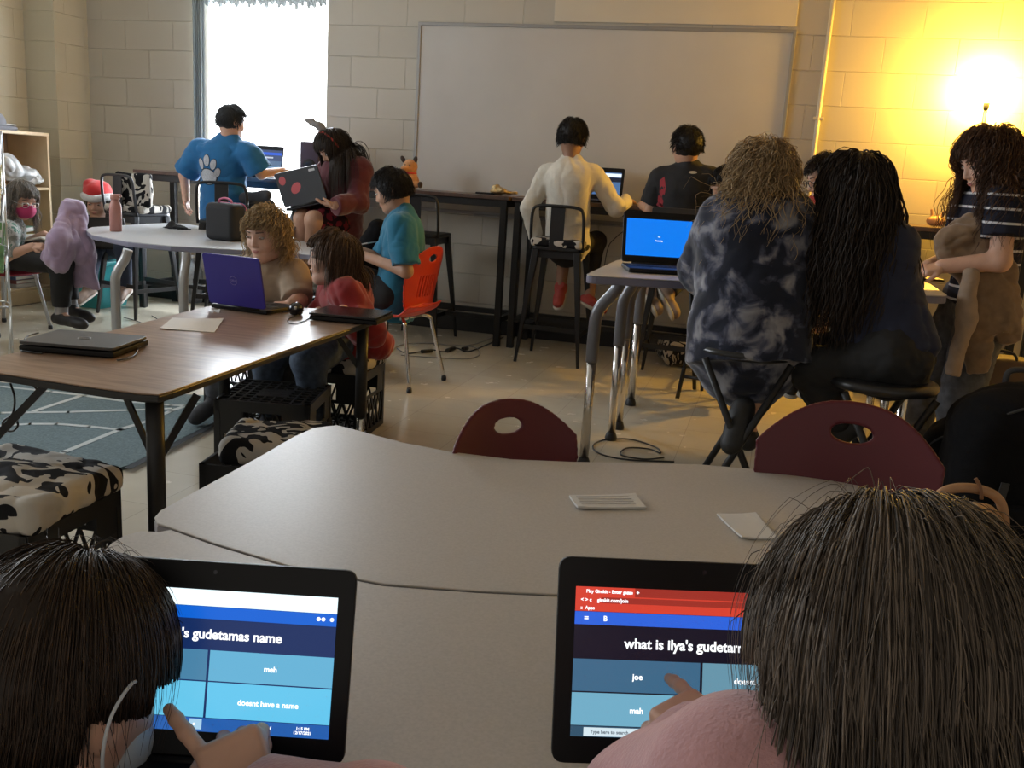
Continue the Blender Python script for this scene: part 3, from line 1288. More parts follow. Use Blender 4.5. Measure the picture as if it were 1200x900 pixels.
# whiteboard
wb = empty('whiteboard', (-1.262, YB, .83), 0, 'large blank whiteboard with a thin aluminium frame on the block wall', 'whiteboard')
g = G()
g.box((0, -.008, .61), (2.42, .012, 1.20))
g.build('writing_surface', mat('whiteboard_surface', (.50, .485, .46), .38, spec=.4, noise=(2.2, .05, 6)), wb)
g = G()
for z in (0, 1.22):
    g.box((0, -.011, z), (2.45, .022, .022))
for sx in (-1, 1):
    g.box((sx * 1.214, -.011, .61), (.022, .022, 1.20))
g.build('frame', mat('dull_aluminium', (.30, .29, .28), .4, metal=.6), wb, bevel=.002)
g = G()
g.box((0.2, -.045, -.014), (1.9, .07, .012))
g.build('marker_tray', MATS['dull_aluminium'], wb, bevel=.002)

# surface conduit right of the whiteboard
cd = empty('surface_conduit', (.150, YB, 0), 0, 'cream painted vertical cable conduit on the yellow-lit block wall', 'conduit')
g = G()
g.tube([(0, -.016, .11), (0, -.016, 2.78)], .014, n=14)
g.build('pipe', mat('conduit_paint', (.60, .55, .44), .45), cd)
for z in (.6, 1.55, 2.45):
    g = G()
    g.box((0, -.014, z), (.06, .028, .018))
    g.build('pipe_strap', MATS['conduit_paint'], cd, bevel=.003)

# rug with court lines (the lines are its pattern)
rug_px = [(150, 549), (262, 492), (270, 468), (0, 451), (-260, 436), (-160, 640)]
rp = [at_z(x, y, 0.0)[:2] for x, y in rug_px]
g = G()
g.prism(rp[::-1], .001, .012)
g.cur = 1


def floor_line(pts, w, z0, z1):
    P = [at_z(x, y, z0)[:2] for x, y in pts]
    for a, b in zip(P[:-1], P[1:]):
        a, b = np.array(a), np.array(b)
        d = nrm(b - a)
        n = np.array([-d[1], d[0]]) * w / 2
        a, b = a - d * w * .2, b + d * w * .2
        g.add([(*(a - n), z1), (*(b - n), z1), (*(b + n), z1), (*(a + n), z1)], [(0, 1, 2, 3)])


for pts in ([(-60, 485), (0, 484), (80, 483), (150, 481), (200, 479)], [(-60, 446), (0, 453), (60, 459), (100, 464), (150, 471), (200, 475), (250, 477)],
            [(40, 482), (95, 464)], [(-40, 500), (3, 499), (35, 497), (66, 497), (105, 500), (142, 504)], [(-10, 566), (75, 530), (142, 503), (172, 494), (200, 482), (232, 471)]):
    floor_line(pts, .026, .012, .0135)
g.cur = 2
floor_line([(150, 549), (262, 492)], .03, .012, .0132)
m_rug = mat('rug_teal', (.115, .165, .18), .95, noise=(120, .25), bump=(400, .4))
rug = g.build('area_rug', [m_rug, mat('rug_line', (.46, .50, .50), .95), mat('rug_border', (.03, .035, .04), .95)])
tag(rug, 'teal blue rug with thin white court lines under the wood-look table', 'rug')

# ================================================================== FURNITURE
m_black = mat('black_steel', (.012, .012, .013), .42, spec=.4)
m_blackp = mat('black_plastic', (.014, .014, .015), .45)
m_topwood = mat('dark_brown_top', (.085, .048, .035), .30, noise=(18, .3))
m_chrome = mat('chrome', (.70, .68, .66), .18, metal=1.0)
m_greyleg = mat('grey_enamel', (.16, .16, .175), .32, metal=.3)


def high_table(x0, x1, y0, y1, z, label):
    t = empty('high_table', ((x0 + x1) / 2, (y0 + y1) / 2, 0), 0, label, 'table', 'brown topped high tables along the back wall')
    hx, hy = (x1 - x0) / 2, (y1 - y0) / 2
    g = G()
    g.box((0, 0, z - .012), (2 * hx, 2 * hy, .024))
    g.build('tabletop', m_topwood, t, bevel=.003)
    g = G()
    for s in (-1, 1):
        g.box((0, s * (hy - .03), z - .047), (2 * hx - .03, .03, .045))
        g.box((s * (hx - .03), 0, z - .047), (.03, 2 * hy - .09, .045))
    g.build('apron', m_black, t, bevel=.002)
    for sx in (-1, 1):
        for sy in (-1, 1):
            g = G()
            g.box((sx * (hx - .035), sy * (hy - .035), (z - .03) / 2), (.042, .042, z - .03))
            g.build('leg', m_black, t, bevel=.003)
    g = G()
    g.box((0, hy - .035, .17), (2 * hx - .1, .03, .035))
    for sx in (-1, 1):
        g.box((sx * (hx - .035), 0, .17), (.03, 2 * hy - .1, .035))
    g.box((0, -hy + .035, .185), (2 * hx - .1, .03, .03))
    g.build('stretcher', m_black, t, bevel=.002)
    return t


high_table(-4.40, -3.02, 5.74, 6.19, .975, 'brown topped black high table in front of the bright window')
high_table(-2.98, -1.655, 5.76, 6.20, .965, 'brown topped black high table holding the plush toy and snack bag')
high_table(-1.635, -.10, 5.77, 6.20, .963, 'brown topped black high table where two boys face the whiteboard')
high_table(-.06, 1.45, 5.77, 6.20, .958, 'brown topped black high table under the yellow-lit block wall')


def round_poly(pts, r=.05, n=6):
    """round each corner of a polygon."""
    P = [np.array(p[:2], float) for p in pts]
    out = []
    m = len(P)
    for i in range(m):
        a, b, c = P[i - 1], P[i], P[(i + 1) % m]
        ra = min(r, np.linalg.norm(a - b) * .45, np.linalg.norm(c - b) * .45)
        p0, p1 = b + nrm(a - b) * ra, b + nrm(c - b) * ra
        for k in range(n + 1):
            t = k / n
            out.append((1 - t) ** 2 * p0 + 2 * t * (1 - t) * b + t * t * p1)
    return out


def ccw(P):
    a = sum(P[i][0] * P[(i + 1) % len(P)][1] - P[(i + 1) % len(P)][0] * P[i][1] for i in range(len(P)))
    return P if a > 0 else P[::-1]


def table_from(name, poly, z, th, label, group, m_top, m_edge, legs, leg_fn, edge_in=.0015):
    c = np.mean(np.array(poly), axis=0)
    t = empty(name, (c[0], c[1], 0), 0, label, 'table', group)
    P = ccw([tuple(np.array(p[:2]) - c) for p in poly])
    g = G()
    g.prism(P, z - .0035, z)
    g.build('tabletop', m_top, t, bevel=.0015)
    g = G()
    g.prism([(x * (1 - .0), y * (1 - .0)) for x, y in P], z - th, z - .0036)
    g.build('edge_band', m_edge, t, bevel=.004)
    for (x, y, *k) in legs:
        leg_fn(t, x - c[0], y - c[1], z - th, *k)
    return t


m_lam = mat('grey_laminate', (.45, .425, .395), .40, spec=.22, noise=(260, .06, 2))
m_lam2 = mat('pale_laminate', (.50, .51, .53), .33, spec=.35, noise=(200, .04, 2))
m_edge = mat('edge_grey', (.22, .21, .23), .4)
m_woodtop = ramp_mat('walnut_laminate', [(.30, (.21, .135, .09)), (.55, (.32, .215, .15)), (.75, (.38, .265, .19))], 7, rough=.30, distortion=.6, detail=5, constant=False, stretch=(1, 7, 1))
m_woodtop.node_tree.nodes['Principled BSDF'].inputs['Specular IOR Level'].default_value = .36


def leg_adjust(t, x, y, z, braces=None, upper=None, low=.17, mlow=None):
    """school table leg: enamelled upper tube, chrome insert and glide."""
    g = G()
    g.cyl((x, y, low), (x, y, z), .021)
    if braces:
        for (dx, dy) in braces:
            g.bar((x, y, z - .16), (x + dx, y + dy, z), .006, .018)
    l = g.build('leg', upper or m_black, t)
    g = G()
    g.cyl((x, y, .02), (x, y, low + .03), .0155)
    g.lathe((x, y, 0), [(.020, 0), (.022, .012), (.016, .022)])
    g.build('chrome_insert', mlow or m_chrome, l)


# near grey tables (their shared seam runs across the picture)
Z1 = .56
seam = [(200, 619), (250, 637), (340, 664), (450, 685), (560, 693), (645, 697), (800, 701), (900, 702), (1010, 698), (1120, 686)]
far_edge = [(184, 613), (181, 606), (188, 598), (230, 575), (300, 537), (345, 511), (368, 501), (395, 498), (415, 503), (440, 510), (475, 519), (527, 529), (600, 538),
            (673, 541), (740, 542), (820, 544), (900, 551), (970, 560), (1040, 571), (1110, 590), (1160, 615), (1180, 650)]
poly1 = [at_z(x, y, Z1)[:2] for x, y in far_edge] + [at_z(x, y - 1, Z1)[:2] for x, y in seam[::-1]]
lg = [(*at_z(225, 598, Z1 - .03)[:2],), (*at_z(395, 522, Z1 - .03)[:2],), (*at_z(1060, 600, Z1 - .03)[:2],), (*at_z(1090, 672, Z1 - .03)[:2],)]
table_from('classroom_table', poly1, Z1, .026, 'grey curved-edge table holding two paper slips, in front of the two maroon chairs', 'grey tables in the foreground', m_lam, m_edge, lg,
           lambda t, x, y, z: leg_adjust(t, x, y, z, upper=m_greyleg))
near2 = [(186, 623), (165, 622), (146, 627), (130, 637), (112, 655), (95, 690), (60, 760), (10, 880)]
poly2 = [at_z(x, y + 1.5, Z1)[:2] for x, y in seam] + [np.array([.62, .98]), np.array([.62, .70]), np.array([.45, .60]), np.array([.05, .60]), np.array([-.12, .66]), np.array([-.28, .66]), np.array([-.45, .60]), np.array([-.72, .62])] + [at_z(x, y, Z1)[:2] for x, y in near2[:6][::-1]]
poly2 = [p for p in poly2]
lg = [(-.66, .72), (.50, .70), (.52, 1.0), (*at_z(180, 650, Z1 - .03)[:2],)]
table_from('classroom_table', poly2, Z1, .026, 'grey table in the foreground carrying the two open laptops', 'grey tables in the foreground', m_lam, m_edge, lg,
           lambda t, x, y, z: leg_adjust(t, x, y, z, upper=m_greyleg))

# wood-look table
ZW = .57
wpx = [(-95, 431), (-60, 428), (0, 437), (60, 446), (120, 455), (165, 461), (186, 462), (203, 457), (260, 437), (330, 412), (400, 388), (436, 375), (447, 369), (441, 365), (400, 362.5), (340, 360), (262, 357), (243, 359),
       (190, 372), (140, 385), (60, 403), (0, 417)]
polyw = [at_z(x, y, ZW)[:2] for x, y in wpx]
cor = at_z(181, 466, ZW - .02)[:2]
fr = at_z(425, 383, ZW - .02)[:2]
table_from('classroom_table', polyw, ZW, .022, 'wood-look laminate table with black edge and legs, left of centre', None, m_woodtop, m_blackp,
           [(cor[0], cor[1], [(-.10, .02), (.06, .08)], None, .20), (fr[0], fr[1], [(-.08, -.08)], None, .22),
            (*at_z(-18, 436, ZW)[:2], [(.14, .04), (-.05, .02)], None, .20), (*at_z(262, 366, ZW)[:2], None, None, .22)],
           lambda t, x, y, z, br, up, low: leg_adjust(t, x, y, z, br, up, low))

# pale table by the window
ZP = .64
ppx = [(100, 269), (108, 275), (150, 283), (200, 288), (260, 291.5), (310, 294), (360, 298), (400, 302), (413, 297), (408, 289), (380, 283), (330, 277), (260, 269), (222, 263), (200, 261), (143, 264), (108, 266)]
polyp = [at_z(x, y, ZP)[:2] for x, y in ppx]


def leg_bent(t, x, y, z, ox=0.0, oy=0.0, m=None, low=.20):
    g = G()
    p = smooth_path([(x + ox, y + oy, z), (x + ox * .75, y + oy * .75, z - .05), (x + ox * .1, y + oy * .1, z - .13), (x, y, z - .22), (x, y, low)], 6)
    g.tube(p, .024, n=14)
    l = g.build('leg', m or m_greyleg, t)
    g = G()
    g.cyl((x, y, .025), (x, y, low + .04), .018)
    g.build('chrome_insert', m_chrome, l)
    g = G()
    g.lathe((x, y, 0), [(.026, 0), (.027, .012), (.019, .035), (.016, .038)])
    g.build('rubber_foot', m_blackp, l)


m_silver = mat('silver_enamel', (.42, .43, .44), .3, metal=.5)
a1, a2 = at_z(124, 286, ZP)[:2], at_z(193, 291, ZP)[:2]
table_from('classroom_table', polyp, ZP, .028, 'pale grey table by the window holding the lunch box and pink bottle', None, m_lam2, mat('edge_blue_grey', (.20, .20, .27), .4),
           [(a1[0], a1[1] + .06, .06, .03), (a2[0] + .02, a2[1] + .12, .0, .03), (*at_z(330, 292, ZP)[:2], 0, .02), (*at_z(395, 292, ZP)[:2], 0, .02)],
           lambda t, x, y, z, ox, oy: leg_bent(t, x, y, z, ox, oy, m_silver, .16))

# standing desks on the right
ZD = .78


def desk(quad, label, feet):
    pts = round_poly(quad, .06)
    return table_from('standing_desk', pts, ZD, .030, label, 'grey standing desks', m_lam, mat('edge_violet_grey', (.17, .165, .23), .4), feet,
                      lambda t, x, y, z, ox, oy: leg_bent(t, x, y, z, ox, oy, m_greyleg, .42))


desk([(-.635, 3.22), (.61, 3.62), (.61, 4.16), (-.645, 4.0)], 'grey standing desk with blue-screen laptop and silver-footed legs', [(-.634, 3.50, .09, .0), (-.600, 3.93, .06, -.01), (.53, 3.74, -.05, 0), (.50, 4.02, -.05, 0)])
desk([(-.645, 4.01), (.60, 4.17), (.50, 4.85), (-.665, 4.70)], 'grey standing desk behind the first one, with a dark laptop lid on it', [(-.600, 4.13, .06, 0), (-.62, 4.62, .06, 0), (.47, 4.26, -.05, 0), (.42, 4.70, -.05, 0)])


# shell chair -------------------------------------------------------
def shell_chair(loc, rz, label, color, sh_name, group=None, legm=None, S=1.0, slots=False, tilt=0.0):
    """faces local -Y; polypropylene shell with a hand hole, four chrome legs."""
    t = empty('school_chair', (loc[0], loc[1], 0), rz, label, 'chair', group)
    m = mat(sh_name, color, .38, spec=.45, sub=.0)
    zs = .375 * S
    W, Hb = .178 * S, .355 * S
    th = .0045

    def back(X):
        x, y, z = X[..., 0], X[..., 1], X[..., 2]
        v = (z - zs) / Hb
        vc = np.clip(v, 0, 1)
        yc = (.150 + .075 * vc ** 1.3) * S - .030 * S * (x / W) ** 2 * 1.3 + .02 * S * np.exp(-(vc * 8))
        d = np.abs(y - yc) * .9 - th
        wid = W * (.80 + .22 * np.sin(np.clip(vc, 0, .8) * 1.9) - .02)
        # outline: sides + domed top
        top = zs + Hb - .105 * S * np.abs(x / (W * 1.05)) ** 2.4
        d = np.maximum(d, np.maximum((np.abs(x) - wid) * .8, (z - top) * .8))
        hole = np.sqrt((x / (.040 * S)) ** 2 + ((z - zs - Hb + .062 * S) / (.0185 * S)) ** 2)
        d = np.maximum(d, (1 - hole) * .020)
        if slots:
            sl = np.maximum(np.abs(((x / S + .0125) % .025) - .0125) - .0035, np.abs(z - zs - .15 * S) - .055 * S)
            d = np.maximum(d, -np.maximum(sl, np.abs(x) - .075 * S))
        d = np.maximum(d, zs + .025 - z)
        return d

    def seat(X):
        x, y, z = X[..., 0], X[..., 1], X[..., 2]
        r = np.clip((y - .10 * S) / (.075 * S), 0, 1)
        fr = np.clip((-y - .12 * S) / (.08 * S), 0, 1)
        zc = zs - .010 + .012 * (x / W) ** 2 + .055 * S * r ** 2 - .030 * S * fr ** 2
        d = np.abs(z - zc) * .8 - th
        q = np.maximum(np.abs(x) - (W * 1.02 - .03) + .03 * (y < 0) * 0, 0)
        d2 = np.sqrt(q ** 2 + np.maximum(np.abs(y + .0) - .150 * S, 0) ** 2) - .032 * S
        return np.maximum(d, d2)
    v, q = surface([fun(back, (-.22 * S, .05, zs), (.22 * S, .28 * S, zs + Hb + .02), .0), fun(seat, (-.22 * S, -.21 * S, zs - .06), (.22 * S, .20 * S, zs + .09), .022)], .0042)
    sh_ = link_mesh('shell', mesh_from('shell', v, q, m), t)
    lm = legm or m_chrome
    for sx in (-1, 1):
        for sy in (-1, 1):
            g = G()
            top = V(sx * .10 * S, sy * .10 * S, zs - .018)
            k = V(sx * .135 * S, sy * .135 * S, zs - .035)
            f = V(sx * .185 * S, sy * (.205 if sy > 0 else .185) * S, .018)
            g.tube(smooth_path([top, k, k + (f - k) * .15, f], 5), .0105, n=12)
            l = g.build('leg', lm, t)
            g = G()
            g.lathe((f[0], f[1], 0), [(.013, 0), (.0145, .010), (.0125, .026)], n=14)
            g.build('glide', m_blackp, l)
    g = G()
    for sy in (-1, 1):
        g.tube([(-.11 * S, sy * .10 * S, zs - .02), (.11 * S, sy * .10 * S, zs - .02)], .010, n=10)
    g.tube([(0, -.10 * S, zs - .02), (0, .10 * S, zs - .02)], .010, n=10)
    g.build('under_frame', lm, t)
    return t


maroon = (.095, .005, .012)
cl = at_s(600, 468, 1.78)
shell_chair((cl[0] + .088, cl[1] + .055), math.radians(14 + 36), 'maroon plastic chair with hand hole, left of the two tucked at the grey table', maroon, 'maroon_plastic', 'maroon chairs at the grey table', S=.885)
cr_ = at_s(1008, 470, 1.82)
shell_chair((cr_[0] - .035, cr_[1] - .20), math.radians(-8), 'maroon plastic chair with hand hole, right of the two, before the seated dark-haired girl', maroon, 'maroon_plastic', 'maroon chairs at the grey table', S=.98)
shell_chair((-1.87, 4.50), math.radians(-98), 'orange red plastic chair with chrome legs under the boy in blue', (.62, .045, .018), 'orange_plastic', slots=True)
shell_chair((-4.44, 4.55), math.radians(84), 'dark red plastic chair under the girl with the lilac blanket', (.25, .012, .022), 'red_plastic', legm=m_silver)


# steel stools -----------------------------------------------------
def steel_stool(loc, rz, label, zs=.70, m=None, group='black steel stools at the high tables', back=True):
    t = empty('bar_stool', (loc[0], loc[1], 0), rz, label, 'stool', group)
    m = m or m_black
    g = G()
    g.prism(round_poly([(-.155, -.155), (.155, -.155), (.155, .155), (-.155, .155)], .05), zs - .022, zs)
    g.build('seat', m, t, bevel=.006)
    for sx in (-1, 1):
        for sy in (-1, 1):
            g = G()
            a = V(sx * .125, sy * .125, zs - .02)
            b = V(sx * .195, sy * .195, 0.0)
            R = []
            for p, w in ((a, .032), (b, .014)):
                for (dx, dy) in ((-w, -w), (w, -w), (w, w), (-w, w)):
                    R.append(p + V(dx * .62, dy * .62, 0))
            g.add(R, [(3, 2, 1, 0), (4, 5, 6, 7), (0, 1, 5, 4), (1, 2, 6, 5), (2, 3, 7, 6), (3, 0, 4, 7)])
            g.build('leg', m, t, bevel=.003)
    g = G()
    for k in range(4):
        z = .185 if k % 2 else .215
        q = .125 + .07 * (1 - z / zs)
        c = [(-q, -q), (q, -q), (q, q), (-q, q)]
        a, b = c[k], c[(k + 1) % 4]
        g.bar((*a, z), (*b, z), .006, .028)
    g.build('footrest', m, t, bevel=.001)
    g = G()
    for k in range(4):
        c = [(-.13, -.13), (.13, -.13), (.13, .13), (-.13, .13)]
        g.bar((*c[k], zs - .045), (*c[(k + 1) % 4], zs - .045), .004, .045)
    g.build('seat_rail', m, t)
    if back:
        g = G()
        y = .150
        g.tube(smooth_path([(-.155, y - .02, zs - .02), (-.158, y, zs + .10), (-.150, y + .01, zs + .205), (-.115, y + .012, zs + .235), (0, y + .012, zs + .24), (.115, y + .012, zs + .235), (.150, y + .01, zs + .205),
                            (.158, y, zs + .10), (.155, y - .02, zs - .02)], 5), .0095, n=10)
        g.build('back_frame', m, t)
        g = G()
        g.box((0, y + .006, zs + .11), (.085, .005, .25))
        g.build('back_splat', m, t, bevel=.001)
    return t


steel_stool((-1.25, 5.57), PI, 'black steel stool under the boy in the white shirt')
steel_stool((-2.23, 5.78), PI, 'empty black steel stool pushed under the high table behind the orange chair')
steel_stool((-4.20, 5.52), math.radians(180 - 14), 'black steel stool with a black and white cushion, left of the boy in blue', m=mat('dark_grey_steel', (.035, .037, .042), .35))
steel_stool((-3.46, 5.44), math.radians(180 + 20), 'black steel stool under the boy in the paw print shirt')
steel_stool((-2.70, 5.30), math.radians(200), 'black steel stool under the girl in the maroon hoodie')
steel_stool((-.50, 5.36), PI, 'black steel stool under the boy in the black shirt')


def folding_stool(loc, rz, label, zs=.58):
    t = empty('folding_stool', (loc[0], loc[1], 0), rz, label, 'stool', 'black folding stools at the standing desks')
    g = G()
    g.lathe((0, 0, zs - .035), [(.135, 0), (.158, .004), (.165, .018), (.160, .030), (.14, .037), (0.001, .038)], n=36)
    g.build('seat', mat('black_vinyl', (.014, .014, .015), .28), t)
    for k, sx in enumerate((-1, 1)):
        for sy in (-1, 1):
            g = G()
            g.tube([(sx * .15, sy * (.125 - .012 * k), 0.01), (-sx * .13, sy * (.125 - .012 * k), zs - .035)], .0115, n=10)
            l = g.build('leg', m_black, t)
    for sx, z in ((-1, .12), (1, .12), (-1, .36)):
        g = G()
        xx = sx * (.15 - .28 * (z / (zs - .035)))
        g.tube([(xx, -.12, z), (xx, .12, z)], .009, n=8)
        g.build('crossbar', m_black, t)
    return t


folding_stool((-.06, 3.02), math.radians(8), 'black folding stool with crossed legs under the tie-dye hoodie', .63)
folding_stool((.355, 3.00), math.radians(8), 'black folding stool under the girl in the navy top', .575)
folding_stool((-.26, 4.98), math.radians(80), 'black folding stool behind the second standing desk', .60)

# milk crates ------------------------------------------------------
m_crate = mat('black_crate', (.010, .010, .011), .42)


def crate(loc, rz, label, upside=False, z0=0.0):
    t = empty('milk_crate', (loc[0], loc[1], z0), rz, label, 'crate', 'black milk crates used as seats')
    s, H = .165, .28
    g = G()
    for k in range(4):
        a = k * PI / 2
        R = np.array([[math.cos(a), -math.sin(a), 0], [math.sin(a), math.cos(a), 0], [0, 0, 1]])

        def P(x, z, y=-s):
            return R @ V(x, y, z)

        def seg(p, q, w=.008, th=.006):
            g.bar(p, q, w, th, up=R @ V(0, 1, 0))
        for (zc, hh) in ((.012, .024), (H - .02, .04)):
            g.bar(P(-s, zc), P(s, zc), hh, .010, up=R @ V(0, 1, 0))
        for x in (-s + .008, s - .008):
            g.bar(P(x, 0), P(x, H), .018, .010, up=R @ V(0, 1, 0))
        g.bar(P(-s, .165), P(s, .165), .014, .007, up=R @ V(0, 1, 0))
        # solid upper side panels beside the hand hole
        for x in (-.115, .115):
            g.box(P(x, .205), (.09, .006, .075) if k % 2 == 0 else (.006, .09, .075), rz=rz * 0)
        nb = 6
        for i in range(nb + 1):
            x = -s + .02 + (2 * s - .04) * i / nb
            if i < nb:
                x2 = -s + .02 + (2 * s - .04) * (i + 1) / nb
                seg(P(x, .024), P(x2, .16))
                seg(P(x2, .024), P(x, .16))
    g.build('crate_wall', m_crate, t)
    g = G()
    zb = H - .008 if upside else .006
    n = 9
    for i in range(n + 1):
        x = -s + 2 * s * i / n
        g.box((x, 0, zb), (.008, 2 * s, .008))
        g.box((0, x, zb), (2 * s, .008, .008))
    g.box((0, 0, zb), (.10, .10, .007))
    g.build('crate_base', m_crate, t)
    return t


m_zebra = ramp_mat('zebra_cushion', [(0, (.012, .012, .014)), (.49, (.50, .47, .42))], 9, distortion=1.6, detail=1.0, stretch=(1, 1.6, 1))


def cushion(loc, rz, size, th, label, m=None, droop=.012, seed=1, group='black and white patterned cushions', name='seat_cushion', tilt=None):
    t = V(*loc)
    R = np.array([[math.cos(rz), -math.sin(rz), 0], [math.sin(rz), math.cos(rz), 0], [0, 0, 1.0]])
    if tilt is not None:
        R = tilt
    v, q = surface([rbx((0, 0, 0), (size[0] / 2 - th * .4, size[1] / 2 - th * .4, th * .12), th * .38, None, .01),
                    ell((0, 0, 0), (size[0] * .44, size[1] * .44, th * .62), None, .02)], .006, (.006, 20, seed))
    v = v @ R.T + t
    c = v.mean(0)
    me = mesh_from(name, v - t, q, m or m_zebra)
    o = link_mesh(name, me)
    o.location = Vector(t)
    return tag(o, label, 'cushion', group)


crate((-1.665, 1.71), math.radians(4), 'black milk crate under the big patterned cushion at the lower left')
cushion((-1.655, 1.715, .315), math.radians(4), (.36, .36), .085, 'black and white patterned cushion on the crate at the lower left', seed=4)
crate((-1.32, 2.34), math.radians(10), 'black milk crate half hidden by the grey table tip')
cushion((-1.33, 2.36, .305), math.radians(20), (.30, .28), .07, 'crumpled black and white cushion on the crate by the grey table tip', seed=9)
crate((-1.70, 2.98), math.radians(14), 'empty black milk crate standing upside down under the wood-look table', True)
crate((-1.73, 3.52), math.radians(6), 'black milk crate seat under the child in red')
cushion((-1.73, 3.52, .305), math.radians(6), (.35, .35), .07, 'black and white cushion on the crate under the child in red', seed=12)
crate((-2.13, 3.60), math.radians(-8), 'black milk crate seat under the curly blond child')
cushion((-.42, 5.92, .09), .3, (.46, .34), .17, 'black and white pillow lying on the floor under the high table', seed=21, m=ramp_mat('zebra_fine', [(0, (.012, .012, .012)), (.5, (.42, .37, .30))], 13, distortion=2.5, detail=1))
cushion((-2.70, 5.28, .725), .2, (.30, .30), .05, 'black and cream cushion on the stool of the girl in maroon', seed=5)
cushion((-1.25, 5.57, .722), .0, (.32, .32), .05, 'black and white cushion on the stool of the boy in white', seed=15)
cushion((-4.20, 5.52, .722), .0, (.31, .31), .05, 'black and white cushion on the stool nearest the wall corner', seed=25)
Rt = np.array([[1, 0, 0], [0, math.cos(1.45), -math.sin(1.45)], [0, math.sin(1.45), math.cos(1.45)]])
cushion((-4.16, 5.43, .85), 0, (.27, .22), .04, 'black and white cushion leaning on the stool back nearest the wall corner', seed=31, tilt=Rt)


# ================================================================== SMALLER THINGS
# floor lamp behind the standing girl: bare frosted bulb near the wall
lamp_p = at_y(1158, 106, 6.12)
lp = empty('floor_lamp', (lamp_p[0], lamp_p[1] - .02, 0), 0, 'glowing warm floor lamp against the yellow-lit wall above the standing girl', 'lamp')
g = G()
g.lathe((0, 0, 0), [(.13, 0), (.13, .012), (.03, .028), (.012, .04)], n=30)
g.build('base', m_black, lp)
g = G()
g.tube([(0, 0, .03), (0, 0, lamp_p[2] - .10)], .010)
g.build('pole', m_black, lp)
g = G()
g.lathe((0, 0, lamp_p[2] - .11), [(.012, 0), (.016, .01), (.018, .05), (.016, .055)], n=24)
g.build('socket', m_black, lp)
sdf_obj('bulb', [ell((0, 0, lamp_p[2]), (.068, .068, .072), None, .01)], mat('lamp_glow', (1, .8, .5), .4, emit=((1.0, .54, .065), 470.0)), lp, .006, world=False)

# ---------------------------------------------------------------- laptops
m_lapblk = mat('laptop_black', (.006, .006, .007), .42, spec=.28)
m_lapgrey = mat('laptop_dark_grey', (.052, .050, .050), .42, spec=.5, noise=(300, .06))
m_key = mat('laptop_keys', (.028, .028, .030), .5)
m_white_mark = mat('printed_white', (.55, .55, .56), .5)


def emis(name, c, s=1.0):
    """a lit colour on a screen, c is the sRGB look."""
    lin = [((x / 255) / 12.92 if x / 255 <= .04045 else ((x / 255 + .055) / 1.055) ** 2.4) for x in c]
    return mat('screen_' + name, (.01, .01, .012), .25, emit=(tuple(lin), s * SCREEN))


SCREEN = 0.62


